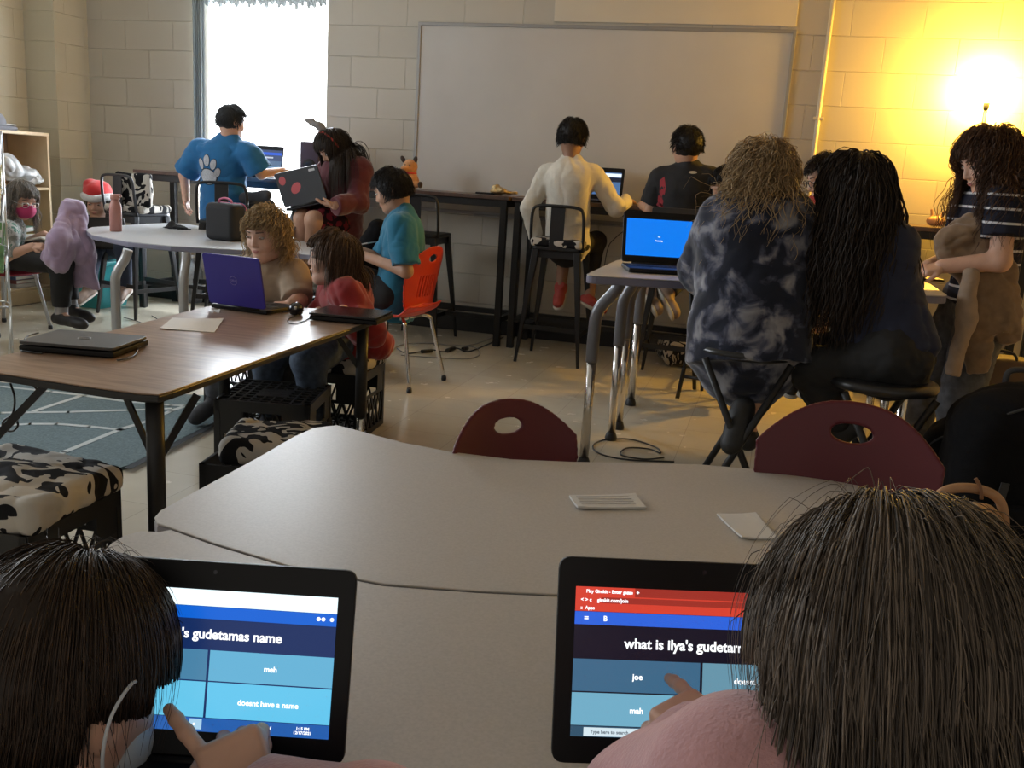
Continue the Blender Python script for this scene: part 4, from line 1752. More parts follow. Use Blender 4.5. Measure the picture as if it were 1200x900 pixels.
def laptop(loc, rz, tilt, label, ui=None, w=.292, d=.203, lidm=None, basem=None, logo=True, open_=True, z0=0.0, group='laptops', hold=None, keys=True, logom=None):
    """local frame: hinge along x at the origin, base towards -y (the user's side), lid leaning towards +y by tilt."""
    t = empty('laptop', loc, rz, label, 'laptop', group)
    if hold is not None:
        t.rotation_euler = hold
    lm = lidm or m_lapblk
    bm = basem or m_lapblk
    g = G()
    g.box((0, -d / 2, .009), (w, d, .016))
    g.build('base', bm, t, bevel=.004, seg=3)
    if keys and open_:
        g = G()
        for r_ in range(5):
            for c_ in range(14):
                g.box((-w * .42 + w * .84 * (c_ + .5) / 14, -.030 - .0175 * r_, .0175), (w * .052, .0145, .002))
        kk = g.build('keyboard', m_key, t)
        g = G()
        g.box((0, -d * .80, .0172), (w * .34, d * .26, .001))
        g.build('touchpad', mat('touchpad', (.035, .035, .037), .3), t)
    if open_:
        g = G()
        g.tube([(-w * .36, 0.001, .016), (w * .36, 0.001, .016)], .006, n=10)
        g.build('hinge', bm, t)
    # lid in its own frame L: x right, v up the lid, n out of the screen (towards the user)
    a = tilt
    up = V(0, math.sin(a), math.cos(a)) if open_ else V(0, -1, 0)
    n = V(0, -math.cos(a), math.sin(a)) if open_ else V(0, 0, -1)
    o0 = V(0, .002, .018) if open_ else V(0, 0, .024)
    X = V(1, 0, 0)
    R = np.array([X, up, n]).T

    def L(x, v, k=0.0):
        return o0 + x * X + v * up + k * n
    g = G()
    hh = .203
    pts = round_poly([(-w / 2, 0.004), (w / 2, 0.004), (w / 2, hh), (-w / 2, hh)], .013, 5)
    vs = [L(x, v, -.0045) for x, v in pts] + [L(x, v, .0035) for x, v in pts]
    k = len(pts)
    fs = [list(range(k))[::-1], list(range(k, 2 * k))] + [(i, (i + 1) % k, k + (i + 1) % k, k + i) for i in range(k)]
    g.add(vs, fs)
    lid = g.build('lid', lm, t, bevel=.0012)
    sw, shh = .257, .1445
    x0, v0 = -sw / 2, .030

    def rect(nm, m, u0, u1, w0, w1, k, par=lid):
        """screen fractions: u across 0..1, w down from the top 0..1"""
        g = G()
        a_, b_ = x0 + sw * u0, x0 + sw * u1
        c_, e_ = v0 + shh * (1 - w1), v0 + shh * (1 - w0)
        g.add([L(a_, c_, k), L(b_, c_, k), L(b_, e_, k), L(a_, e_, k), L(a_, c_, k - .0003), L(b_, c_, k - .0003), L(b_, e_, k - .0003), L(a_, e_, k - .0003)],
              [(0, 1, 2, 3), (7, 6, 5, 4), (0, 4, 5, 1), (1, 5, 6, 2), (2, 6, 7, 3), (3, 7, 4, 0)])
        return g.build(nm, m, par)

    def text(body, u, wv, size, m, align='CENTER', k=.0052):
        M = Matrix([[X[i], up[i], n[i], L(x0 + sw * u, v0 + shh * (1 - wv), k)[i]] for i in range(3)] + [[0, 0, 0, 1]])
        return txt('screen_text', body, size, lid, M, m, align)
    if open_:
        if ui:
            ui(rect, text)
        g = G()
        g.cyl(L(0, hh - .010, .0034), L(0, hh - .010, .0040), .0022, n=12)
        g.build('webcam', mat('lens_black', (.02, .02, .03), .1), lid)
    if logo:
        g = G()
        c = L(0, hh * .52, -.0050)
        ring = [c + .0165 * (X * math.cos(q) + up * math.sin(q)) for q in [2 * PI * i / 36 for i in range(36)]]
        g.tube(ring, .0009, n=6, closed=True)
        g.build('lid_logo', logom or mat('logo_silver', (.34, .34, .35), .35, metal=.6), lid)
        Xb = -X if open_ else X
        upb = up if open_ else -up
        if open_:
            M = Matrix([[Xb[i], upb[i], -n[i], c[i]] for i in range(3)] + [[0, 0, 0, 1]])
        else:
            M = Matrix([[-X[i], up[i], -n[i], c[i]] for i in range(3)] + [[0, 0, 0, 1]])
        tx = txt('lid_logo_text', 'DELL', .0105, lid, M, logom or MATS['logo_silver'])
    return t, lid, L, rect


def quiz(variant):
    def ui(rect, text):
        W = emis('white', (250, 252, 255), 1.25)
        if variant == 'L':
            rect('screen', emis('navy', (18, 42, 92)), 0, 1, 0, 1, .0038)
            rect('screen_bar', emis('pale', (225, 245, 250), 1.2), 0, 1, 0, .115, .0043)
            rect('screen_bar', emis('blue', (10, 95, 205)), 0, 1, .118, .205, .0043)
            rect('screen_panel', emis('navy', (18, 42, 92)), 0, 1, .212, .42, .0043)
            rect('screen_tile', emis('tile_a', (70, 125, 160)), 0, .493, .425, .64, .0043)
            rect('screen_tile', emis('tile_b', (96, 170, 205)), .503, 1, .425, .64, .0043)
            rect('screen_tile', emis('tile_c', (98, 190, 225)), 0, .493, .65, .90, .0043)
            rect('screen_tile', emis('tile_d', (96, 190, 228)), .503, 1, .65, .90, .0043)
            rect('taskbar', emis('task', (35, 90, 165)), 0, 1, .905, 1, .0043)
            rect('taskbar_icon', emis('pale2', (160, 200, 225)), .44, .49, .912, .985, .0047)
            text('what is ilya\'s gudetamas name', .467, .315, .0137, W)
            text('joe', .25, .535, .0078, W)
            text('meh', .75, .535, .0078, W)
            text('moh', .25, .77, .0078, W)
            text('doesnt have a name', .75, .78, .0078, W)
            text('\u2022\u2022 \u2022', .955, .160, .014, W)
            text('\u2227 \u2022 \u00b7 \u2022 \u00b7 /', .72, .952, .0070, W)
            text('1:15 PM\n12/17/2021', .895, .950, .0042, W)
            text('\u2022', .46, .950, .008, W)
        else:
            rect('screen', emis('night', (16, 14, 30)), 0, 1, 0, 1, .0038)
            rect('screen_bar', emis('red', (205, 62, 45)), 0, .23, 0, .06, .0043)
            rect('screen_bar', emis('dark_red', (150, 45, 35)), .23, 1, 0, .06, .0043)
            rect('screen_bar', emis('red', (205, 62, 45)), 0, 1, .06, .115, .0043)
            rect('address_field', emis('dark_red', (150, 45, 35)), .10, 1, .068, .108, .0047)
            rect('screen_bar', emis('red', (205, 62, 45)), 0, 1, .115, .165, .0043)
            rect('screen_bar', emis('royal', (42, 95, 210)), 0, 1, .168, .255, .0043)
            rect('screen_panel', emis('night', (16, 14, 30)), 0, 1, .26, .48, .0043)
            rect('screen_tile', emis('t_a', (58, 98, 128)), 0, .493, .485, .70, .0043)
            rect('screen_tile', emis('t_b', (98, 142, 162)), .503, 1, .485, .70, .0043)
            rect('screen_tile', emis('t_c', (108, 165, 190)), 0, .493, .71, .925, .0043)
            rect('screen_tile', emis('t_d', (110, 168, 192)), .503, 1, .71, .925, .0043)
            rect('taskbar', emis('tk', (48, 78, 100)), 0, 1, .93, 1, .0043)
            rect('search_field', emis('pale3', (205, 222, 230)), .05, .31, .938, .995, .0047)
            text('what is ilya\'s gudetamas name', .515, .375, .0137, W)
            text('joe', .25, .595, .0080, W)
            text('doesnt have a name', .75, .60, .0080, W)
            text('mah', .25, .82, .0080, W)
            text('Play Gimkit - Enter game', .04, .030, .0046, W, 'LEFT')
            text('x    +', .20, .030, .0055, W, 'LEFT')
            text('< > c    gimkit.com/join', .02, .088, .0050, W, 'LEFT')
            text('::  Apps', .02, .142, .0046, W, 'LEFT')
            text('=', .035, .212, .0080, W, 'LEFT')
            text('B', .11, .212, .0070, W, 'LEFT')
            text('Type here to search', .075, .966, .0046, emis('dim', (90, 100, 110)), 'LEFT')
    return ui


def ui_blue(rect, text):
    rect('screen', emis('azure', (0, 118, 232), 1.0), 0, 1, 0, 1, .0038)
    text('~', .5, .47, .016, emis('white', (250, 252, 255)))
    text('Restarting', .5, .58, .0070, emis('white', (250, 252, 255)))


def ui_quizsmall(rect, text):
    rect('screen', emis('navy3', (60, 75, 110)), 0, 1, 0, 1, .0038)
    rect('screen_bar', emis('blue3', (45, 95, 215)), .0, 1, .12, .24, .0043)
    rect('screen_tile', emis('steel', (85, 110, 140)), 0, .49, .52, .74, .0043)
    rect('screen_tile', emis('steel', (85, 110, 140)), .51, 1, .52, .74, .0043)
    rect('screen_tile', emis('steel2', (100, 135, 165)), 0, .49, .77, .97, .0043)
    rect('screen_tile', emis('steel2', (100, 135, 165)), .51, 1, .77, .97, .0043)
    rect('screen_bar', emis('pale4', (190, 200, 215)), .25, .75, .33, .40, .0047)


def ui_page(rect, text):
    rect('screen', emis('page', (70, 105, 150)), 0, 1, 0, 1, .0038)
    rect('screen_bar', emis('pagew', (215, 228, 238), 1.2), 0, 1, .05, .20, .0043)
    rect('screen_panel', emis('dark5', (22, 30, 48)), 0, 1, .22, .42, .0043)
    rect('screen_tile', emis('page2', (110, 150, 190)), 0, .49, .46, .9, .0043)


def on(px, py, z):
    p = at_z(px, py, z)
    return p


# the two foreground laptops
p = at_z(645, 899, Z1 + .018)
th = math.radians(18)
c = np.array([p[0] + .139 * math.cos(th), p[1] + .139 * math.sin(th)])
laptop((c[0], c[1], Z1 + .001), th, math.radians(18), 'open black laptop in the right foreground, quiz page with a red browser bar', quiz('R'), logo=True)[0].scale = (.95,) * 3
pr = at_z(402, 901, Z1 + .018)
th = math.radians(15)
c = np.array([pr[0] - .128 * math.cos(th), pr[1] - .128 * math.sin(th)])
laptop((c[0], c[1], Z1 + .001), th, math.radians(15), 'open black laptop in the left foreground, quiz page with a white top bar', quiz('L'), logo=True)[0].scale = (.88,) * 3

# purple-blue laptop seen from behind on the wood-look table
a_, b_ = at_z(245.5, 357.4, ZW + .01), at_z(314, 366.6, ZW + .01)
dv = (b_ - a_)[:2]
th = math.atan2(dv[1], dv[0]) + PI
mid = (a_ + b_)[:2] / 2
laptop((mid[0], mid[1], ZW + .001), th, math.radians(12), 'open laptop with a violet blue lid in front of the curly blond child', ui_quizsmall, lidm=mat('violet_lid', (.030, .022, .28), .38, spec=.5), w=.262, d=.20,
       logom=mat('logo_violet', (.20, .18, .50), .35, metal=.3))[0].scale = (.93,) * 3
# closed laptops
dl = at_z(33, 411, ZW + .012)
dq = np.mean([at_z(x, y_, ZW + .022) for x, y_ in ((33, 407), (137, 419), (165, 393), (70, 381))], axis=0)
laptop((dq[0] - .02, dq[1] + .095, ZW + .001), math.radians(11), 0, 'closed dark grey laptop with a round logo at the left end of the wood-look table', lidm=m_lapgrey, open_=False, w=.262, d=.20)
laptop((-1.43, 3.115, ZW + .001), math.radians(6), 0, 'closed black laptop at the right corner of the wood-look table beside the child in red', lidm=mat('laptop_gloss', (.014, .014, .016), .2), open_=False, w=.245, d=.19, logo=False)
# standing desk, blue screen
lbl = at_z(733, 308, ZD + .012)
th = math.radians(17.5)
laptop((lbl[0] + .137 * math.cos(th), lbl[1] - .07 + .137 * math.sin(th), ZD + .001), th, math.radians(14), 'open laptop showing a bright blue restart screen on the standing desk', ui_blue, w=.285)
laptop((-.42, 4.36, ZD + .001), PI + .1, math.radians(2), 'dark laptop seen from behind on the second standing desk', None, logo=False, lidm=mat('lid_charcoal', (.03, .03, .032), .4))
# high tables
laptop((-1.13, 6.02, .964), 0.0, math.radians(12), 'open laptop on the high table hidden by the boy in white', ui_page, logo=False)
p = at_y(752, 238, 5.98)
laptop((p[0] + .19, 6.00, .964), -.1, math.radians(10), 'open laptop with a pale page on the high table before the boy in black', ui_page, logo=False)
p = at_y(308, 197, 5.95)
laptop((p[0], 5.95, .976), .08, math.radians(14), 'small open laptop with a blue banner on the high table before the window', ui_quizsmall, logo=False, w=.27)
# laptop held by the girl in maroon: lid towards the camera, red stickers
th = math.radians(176)
hc = at_y(356, 240, 5.02)
lt, lid, L, rect = laptop((hc[0] + .02, 5.02, hc[2] - .01), th, 0.25, 'dark laptop with two red round stickers on the lid, held by the girl in maroon', None, logo=False,
                          lidm=mat('lid_slate', (.045, .05, .058), .4), hold=(math.radians(2), math.radians(14), th))
for (x, v, a, b, r) in ((.105, .155, .022, .026, .5), (.03, .10, .040, .026, -.6)):
    g = G()
    ring = [L(x + a * math.cos(q) * math.cos(r) - b * math.sin(q) * math.sin(r), v + a * math.cos(q) * math.sin(r) + b * math.sin(q) * math.cos(r), -.0052) for q in [2 * PI * i / 28 for i in range(28)]]
    g.add(ring, [list(range(28))[::-1]])
    g.cur = 0
    s_ = g.build('round_sticker', mat('sticker_red', (.50, .10, .11), .5), lid)
    s_['label'] = 'red round sticker'
g = G()
g.add([L(-.125, .175, -.0052), L(-.085, .175, -.0052), L(-.085, .188, -.0052), L(-.125, .188, -.0052)], [(0, 1, 2, 3)])
g.build('asset_tag', m_white_mark, lid)
# Santa-hat boy's laptop, and the silver one on the pale table
sp_ = at_y(125, 268, 5.28)
laptop((sp_[0] + .01, 5.28, sp_[2] - .135), math.radians(188), .30, 'black laptop on the knees of the child in the Santa hat', None, logo=False, lidm=mat('lid_black_matte', (.018, .018, .02), .5), hold=(0, math.radians(3), math.radians(188)), w=.32)
lw = at_z(334, 281, ZP)
laptop((lw[0] - .04, lw[1] + .10, ZP + .001), math.radians(-52), math.radians(20), 'open silver laptop on the pale table behind the blond child', None, logo=False, basem=m_silver, lidm=mat('lid_dark_silver', (.10, .10, .11), .4), w=.28)

# ---------------------------------------------------------------- papers
m_paper = mat('paper', (.62, .60, .57), .8)
m_paper_ink = mat('paper_ink', (.40, .37, .35), .8)


def paper(pxs, z, label, name='paper_slip', lines=0, group=None, th=.0012):
    P = [at_z(x, y, z) for x, y in pxs]
    c = np.mean(P, axis=0)
    t = empty(name, (c[0], c[1], z), 0, label, 'paper', group)
    g = G()
    q = [p_ - c for p_ in P]
    nn = 6
    vs = []
    for k in (th, 0):
        for j in range(nn + 1):
            for i in range(nn + 1):
                u, v = i / nn, j / nn
                b = (q[0] * (1 - u) + q[1] * u) * (1 - v) + (q[3] * (1 - u) + q[2] * u) * v
                vs.append((b[0], b[1], k + .0008 + .004 * (u * v) ** 3 + .003 * ((1 - u) * (1 - v)) ** 4))
    m = (nn + 1) ** 2
    fs = []
    for j in range(nn):
        for i in range(nn):
            a = j * (nn + 1) + i
            fs.append((a, a + 1, a + nn + 2, a + nn + 1))
            fs.append((m + a + nn + 1, m + a + nn + 2, m + a + 1, m + a))
    rim = [i for i in range(nn)] + [nn + j * (nn + 1) for j in range(nn)] + [m - 1 - i for i in range(nn)] + [m - 1 - nn - j * (nn + 1) for j in range(nn)]
    for i in range(len(rim)):
        a, b = rim[i], rim[(i + 1) % len(rim)]
        fs.append((b, a, m + a, m + b))
    g.add(vs, fs)
    g.build('sheet', m_paper, t)
    if lines:
        g = G()
        for k in range(lines):
            v = .22 + .6 * k / max(1, lines - 1)
            a = (q[0] * .92 + q[1] * .08) * (1 - v) + (q[3] * .92 + q[2] * .08) * v
            b = (q[0] * .12 + q[1] * .88) * (1 - v) + (q[3] * .12 + q[2] * .88) * v
            g.bar((a[0], a[1], th + .0020), (b[0], b[1], th + .0020), .0016, .0006)
        g.build('handwriting', m_paper_ink, t)
    return t


paper([(677, 598), (757, 597), (744, 583), (667, 583)], Z1, 'handwritten paper slip on the grey table, nearer the left maroon chair', lines=4, th=.004)
paper([(869, 633), (912, 633), (885, 605), (840, 604)], Z1, 'blank paper slip on the grey table before the right maroon chair', th=.003)
paper([(187, 386), (251, 390), (262, 375), (202, 373)], ZW, 'sheet of paper lying on the wood-look table', 'paper_sheet')
paper([(250, 366), (257, 367), (258, 364), (251, 363)], ZW, 'tiny white label stuck on the wood-look table by the violet laptop', 'table_label')

# ---------------------------------------------------------------- cables


def cable(pts, r, label, name='cable', m=None, n=8, group=None, plugs=()):
    P = smooth_path(pts, 8)
    c = P[0]
    g = G()
    t = empty(name, tuple(c), 0, label, 'cable', group)
    g.tube([p_ - c for p_ in P], r, n=6)
    g.build('cord', m or m_blackp, t)
    for (a, b, rr) in plugs:
        g = G()
        g.tube([np.array(a) - c, np.array(b) - c], rr, n=8)
        g.build('plug', m_blackp, t)
    return t


def fl(x, y, z=.006):
    return at_z(x, y, z)


m_cordw = mat('grey_cord', (.28, .27, .25), .5)
cable([at_z(45, 390, ZW + .006), at_z(31, 395, ZW + .004), at_z(24, 409, ZW + .004), at_z(33, 412, ZW + .004), at_z(50, 414, ZW + .004)], .0022, 'thin black charger cord at the left of the closed grey laptop')
cable([at_z(152, 409, ZW + .010), at_z(161, 407, ZW + .006), at_z(159, 415, ZW + .004), at_z(149, 420, ZW + .004), at_z(137, 422, ZW + .004)], .0022, 'thin black cord looped at the right of the closed grey laptop')
YC = 1.86
cable([at_y(12, 449, YC), at_y(17, 466, YC), at_y(15, 484, YC), at_y(4, 494, YC), at_y(5, 503, YC), at_y(15, 505, YC), at_y(21, 497, YC), at_y(15, 484, YC), at_y(24, 482, YC), at_y(44, 463, YC), at_y(39, 451, YC)], .0028,
      'black cable dangling in a loop below the wood-look table')
cable([at_z(352, 368, ZW + .004), at_z(338, 374, ZW + .003), at_z(340, 379, ZW + .003), at_z(352, 378, ZW + .003), at_z(364, 372, ZW + .003), at_z(372, 364, ZW + .003), at_z(392, 363, ZW + .003)], .0020, 'thin mouse cord curling on the wood-look table')
cable([fl(590, 395), fl(568, 405), fl(548, 412), fl(535, 408), fl(520, 412), fl(505, 410), fl(478, 414), fl(465, 408)], .004, 'black extension cord on the floor under the high table', plugs=[(fl(494, 412, .012), fl(506, 411, .012), .012), (fl(524, 411, .012), fl(532, 408, .012), .014), (fl(542, 409, .012), fl(548, 408, .012), .012)])
cable([fl(596, 380, .05), fl(575, 396), fl(545, 405), fl(500, 402), fl(470, 404), fl(455, 414)], .004, 'grey cord curving on the floor beside the extension cord', m=m_cordw)
cable([fl(470, 416), fl(510, 419), fl(548, 420), fl(562, 415), fl(556, 407), fl(530, 404)], .0035, 'pale grey cord looped on the floor right of the orange chair', m=m_cordw)
cable([fl(778, 536), fl(755, 538), fl(728, 533), fl(735, 525), fl(760, 526), fl(774, 531), fl(768, 524), fl(740, 515), fl(712, 515), fl(697, 520), fl(696, 527), fl(710, 534), fl(740, 539), fl(790, 541)], .0035, 'black cord coiled on the floor between desk leg and folding stool')
cable([at_y(745, 246, 5.9), at_y(741, 262, 6.1), at_y(722, 278, 6.15), at_y(712, 292, 6.18), at_y(706, 330, 6.2)], .003, 'thin cord hanging below the high table between the two boys')
cable([fl(145, 372), fl(160, 376), fl(172, 380), fl(186, 376), fl(178, 370)], .003, 'thin black cord on the floor under the pale table')
cable([at_z(352, 362, ZW + .02), at_z(343, 365, ZW + .01), at_z(330, 366, ZW + .004)], .002, 'short cord between mouse and violet laptop')

# round black mouse / webcam ball on the wood table
mp = at_z(347, 369, ZW)
ms = empty('computer_mouse', (mp[0], mp[1], ZW), .4, 'small round black mouse standing on the wood-look table beside the child in red', 'mouse')
sdf_obj('mouse_body', [ell((0, 0, .022), (.026, .030, .024), None, .01), ell((0, .0, .006), (.022, .024, .006), None, .006)], mat('glossy_black', (.012, .012, .014), .12), ms, .0025, world=False)
g = G()
g.tube([(0, -.029, .024), (0, -.0295, .034)], .004, n=10)
g.build('scroll_wheel', m_white_mark, ms)

# pink bottle
bp_ = at_z(136, 271, ZP)
bt = empty('water_bottle', (bp_[0], bp_[1], ZP), 0, 'matte pink steel bottle standing on the pale table', 'bottle')
g = G()
g.lathe((0, 0, 0), [(.030, 0), (.034, .004), (.034, .135), (.031, .155), (.022, .172), (.021, .182)], n=28)
m_pink = mat('bottle_pink', (.42, .20, .17), .45, spec=.4)
g.build('bottle_body', m_pink, bt)
g = G()
g.lathe((0, 0, .182), [(.024, 0), (.026, .003), (.026, .026), (.022, .030)], n=24)
cpp = g.build('bottle_cap', mat('cap_pink', (.40, .19, .15), .5), bt)
g = G()
g.tube(smooth_path([(.02, 0, .195), (.040, 0, .198), (.040, 0, .209), (.018, 0, .211)], 5), .004, n=8)
g.build('carry_loop', MATS['cap_pink'], cpp)

# black face mask on the pale table
mk = at_z(205, 268, ZP)
mo = empty('face_mask', (mk[0], mk[1], ZP), 0, 'crumpled black cloth face mask on the pale table', 'face mask')


def mask_f(X):
    x, y, z = X[..., 0], X[..., 1], X[..., 2]
    top = .007 + .042 * np.exp(-((x + .02) / .030) ** 2 - (y / .035) ** 2) + .016 * np.exp(-((x - .035) / .03) ** 2 - (y / .05) ** 2)
    return np.maximum(np.maximum(z - top, -z) * .6, np.sqrt((x / .085) ** 2 + (y / .05) ** 2) * .05 - .05)


sdf_obj('mask_cloth', [fun(mask_f, (-.09, -.06, 0), (.09, .06, .08))], mat('black_cloth', (.012, .012, .014), .9), mo, .004, (.003, 60, 3), world=False)
g = G()
g.tube(smooth_path([(.06, .0, .006), (.10, .02, .004), (.115, -.01, .003), (.08, -.02, .004)], 6), .002, n=6)
g.build('ear_loop', MATS['black_cloth'], mo)

# lunch box
lb = at_z(262, 282, ZP)
lo = empty('lunch_box', (lb[0], lb[1] + .02, ZP), -.15, 'black lunch box with pink piping and a top handle on the pale table', 'lunch box')
sdf_obj('box_body', [rbx((0, 0, .105), (.070, .030, .070), .034, None, .0)], mat('black_nylon', (.010, .010, .012), .8, bump=(300, .2)), lo, .005, world=False)
mp_ = mat('pink_piping', (.45, .10, .20), .6)
g = G()
pth = [(.104 * math.cos(a) * 1, .052, .105 + .108 * math.sin(a)) for a in [2 * PI * i / 40 for i in range(40)]]
pth = [(max(-.103, min(.103, x * 1.25)), y, .105 + max(-.103, min(.103, (z - .105) * 1.25))) for x, y, z in pth]
g.tube(pth, .0035, n=8, closed=True)
g.build('piping', mp_, lo)
g = G()
g.tube(smooth_path([(-.045, 0, .205), (-.04, 0, .226), (0, 0, .236), (.04, 0, .226), (.045, 0, .205)], 6), .006, n=8)
g.build('handle', mp_, lo)

# snack bag and black phone on the high table
sb = at_y(588, 220, 5.98)
so = empty('snack_bag', (sb[0], 5.96, .966), .2, 'crumpled gold foil snack bag on the high table left of the boy in white', 'snack bag')
sdf_obj('foil_bag', [ell((0, 0, .022), (.075, .045, .020), None, .01), ell((-.03, 0, .045), (.028, .03, .022), None, .02), ell((.06, .01, .02), (.045, .02, .010), None, .01)],
        mat('gold_foil', (.45, .33, .16), .28, metal=.7, noise=(40, .5)), so, .004, (.008, 55, 8), world=False)
g = G()
g.box((0, 0, .006), (.13, .07, .011))
ph = g.build('phone', m_lapblk, bevel=.003)
pp_ = at_y(571, 218, 5.98)
ph.location = (pp_[0], 5.97, .966)
tag(ph, 'flat black phone lying beside the snack bag', 'phone')
g = G()
g.box((0, 0, .006), (.09, .05, .011))
ph = g.build('sticky_note_block', mat('cream_paper', (.62, .58, .50), .8), bevel=.002)
pp_ = at_y(749, 232, 5.86)
ph.location = (pp_[0], 5.90, .964)
tag(ph, 'small white block on the high table between the two boys', 'note block')

# plush toy fox-giraffe on the high table
pt = at_y(480, 212, 5.94)
pl = empty('plush_toy', (pt[0], 5.94, .966), 0, 'small orange plush animal with dark ears and red collar on the high table', 'plush toy')
m_pl = mat('plush_orange', (.50, .22, .07), .95, noise=(25, .25), bump=(300, .6), sheen=.4)
m_pld = mat('plush_dark', (.035, .02, .015), .95, sheen=.3)
sdf_obj('plush_body', [ell((.01, 0, .05), (.055, .05, .052), None, .02), ell((.05, -.03, .03), (.042, .022, .020), None, .02), ell((.0, 0, .145), (.050, .045, .048), None, .02), cap((.01, 0, .08), (0, 0, .12), .034, .034, .02),
                       ell((-.02, -.045, .13), (.026, .03, .020), None, .015)], m_pl, pl, .005, (.0012, 200, 2), world=False)
for x, r in ((-.052, -.6), (.035, .25)):
    sdf_obj('plush_ear', [ell((x, 0, .190), (.016, .008, .026), np.array([[math.cos(r), 0, math.sin(r)], [0, 1, 0], [-math.sin(r), 0, math.cos(r)]]), .01)], m_pld, pl, .003, world=False)
sdf_obj('plush_paw', [ell((.090, -.035, .032), (.016, .02, .022), None, .01)], m_pld, pl, .003, world=False)
g = G()
g.tube([(.004 + .036 * math.cos(a), .036 * math.sin(a), .103) for a in [2 * PI * i / 20 for i in range(20)]], .007, n=8, closed=True)
g.build('collar', mat('collar_red', (.5, .03, .02), .7), pl)
for x in (-.018, .014):
    sdf_obj('plush_eye', [ell((x, -.043, .155), (.005, .004, .006), None, .001)], m_pld, pl, .0016, world=False)

# dark speaker standing on the high table by the girl in maroon
sk_ = at_y(361, 180, 5.95)
g = G()
g.box((0, 0, .13), (.14, .12, .26))
spk = empty('loudspeaker', (sk_[0] + .02, 5.98, .976), .1, 'dark upright speaker box on the high table at the window edge', 'speaker')
g.build('cabinet', mat('speaker_case', (.06, .035, .05), .5), spk, bevel=.01)
g = G()
g.lathe((0, 0, 0), [(.045, 0), (.045, .004), (.02, .001)], n=24)
o = g.build('speaker_cone', m_blackp, spk)
o.location = (0, -.060, .10)
o.rotation_euler = (PI / 2, 0, 0)

# bookshelf in the recess on the left
m_maple = mat('maple_wood', (.58, .44, .27), .45, noise=(6, .10))
bs = empty('bookshelf', (-5.19, 4.62, 0), 0, 'pale maple cubby bookshelf against the left wall', 'bookshelf')
g = G()
yl, yr, H = -1.6, 1.03, 1.185
g.box((0, (yl + yr) / 2, .05), (.35, yr - yl, .09))
g.build('plinth', m_maple, bs, bevel=.003)
ys = [yl + .01, -1.05, -.53, .01, .52, yr - .01]
ys = [-1.59, -.70, .03, .555, 1.02]
for y in ys:
    g = G()
    g.box((0, y, .64), (.35, .020, 1.07))
    g.build('upright', m_maple, bs, bevel=.002)
for z in (.105, .45, .80):
    for a, b in zip(ys[:-1], ys[1:]):
        g = G()
        g.box((0, (a + b) / 2, z), (.345, b - a - .02, .018))
        g.build('shelf', m_maple, bs, bevel=.002)
g = G()
g.box((0, (yl + yr) / 2, H - .011), (.36, yr - yl, .022))
g.build('shelf_top', m_maple, bs, bevel=.003)
g = G()
g.box((-.170, (yl + yr) / 2, .64), (.008, yr - yl - .02, 1.07))
g.build('back_panel', mat('maple_back', (.40, .29, .18), .6), bs)

# things in the bookshelf
bk_cols = [(.45, .44, .42), (.30, .10, .10), (.10, .16, .32), (.50, .42, .20), (.16, .30, .22), (.42, .40, .38), (.28, .20, .34)]
cnt = 0
for (cell_y, z, n_, lean) in ((.62, .115, 5, 0), (.60, .46, 2, 0), (.08, .115, 6, 0), (.06, .46, 5, 0), (.08, .81, 4, 0)):
    if lean == 0 and z == .115:
        zz = z
        for i in range(n_):
            g = G()
            w_, d_, t_h = random.uniform(.20, .26), random.uniform(.20, .30), random.uniform(.022, .034)
            g.box((0, 0, 0), (w_, d_, t_h))
            g.cur = 1
            g.box((.004, .0, 0), (w_, d_ - .008, t_h - .008))
            b = g.build('picture_book', [mat('book_cover_%d' % (i % 7), bk_cols[i % 7], .5), m_paper], bevel=.001)
            b.location = (-5.16 + random.uniform(-.01, .01), 4.62 + cell_y + .19, zz + t_h / 2)
            b.rotation_euler = (0, 0, random.uniform(-.05, .05))
            zz += t_h
            tag(b, ('book in the low stack in the right cubby of the maple bookshelf' if cell_y > .5 else 'book in the low stack in the middle cubby of the maple bookshelf'), 'book', 'books stacked in the right bottom cubby' if cell_y > .5 else 'books stacked in the middle bottom cubby')
    else:
        for i in range(n_):
            g = G()
            t_h = random.uniform(.022, .035)
            hb = random.uniform(.20, .26)
            g.box((0, 0, 0), (.22, t_h, hb))
            g.cur = 1
            g.box((.004, 0, 0), (.22, t_h - .007, hb - .006))
            b = g.build('picture_book', [mat('book_cover_%d' % ((i + 3) % 7), bk_cols[(i + 3) % 7], .5), m_paper], bevel=.001)
            if n_ == 2:
                b.rotation_euler = (PI / 2 + .1 * i, 0, 0)
                b.location = (-5.14, 4.62 + cell_y + .17, z + .02 + i * .036)
                tag(b, 'open book lying flat on the middle shelf of the right cubby', 'book', 'books on the middle shelf, right cubby')
            else:
                b.location = (-5.14, 4.62 + cell_y + .03 + i * .045, z + hb / 2 + .001)
                tag(b, 'upright book in the maple bookshelf behind the masked girl, ' + ('middle shelf' if z < .6 else 'upper shelf'), 'book', 'upright books behind the masked girl, ' + ('middle shelf' if z < .6 else 'upper shelf'))
m_bag = mat('clear_bag', (.55, .56, .57), .25, noise=(14, .35), spec=.6)
sdf_o = None


def world_blob(name, c, prims, m, label, cat, h=.006, wr=None, group=None):
    v, q = surface(prims, h, wr)
    o = link_mesh(name, mesh_from(name, v, q, m))
    o.location = Vector([float(x) for x in c])
    return tag(o, label, cat, group)


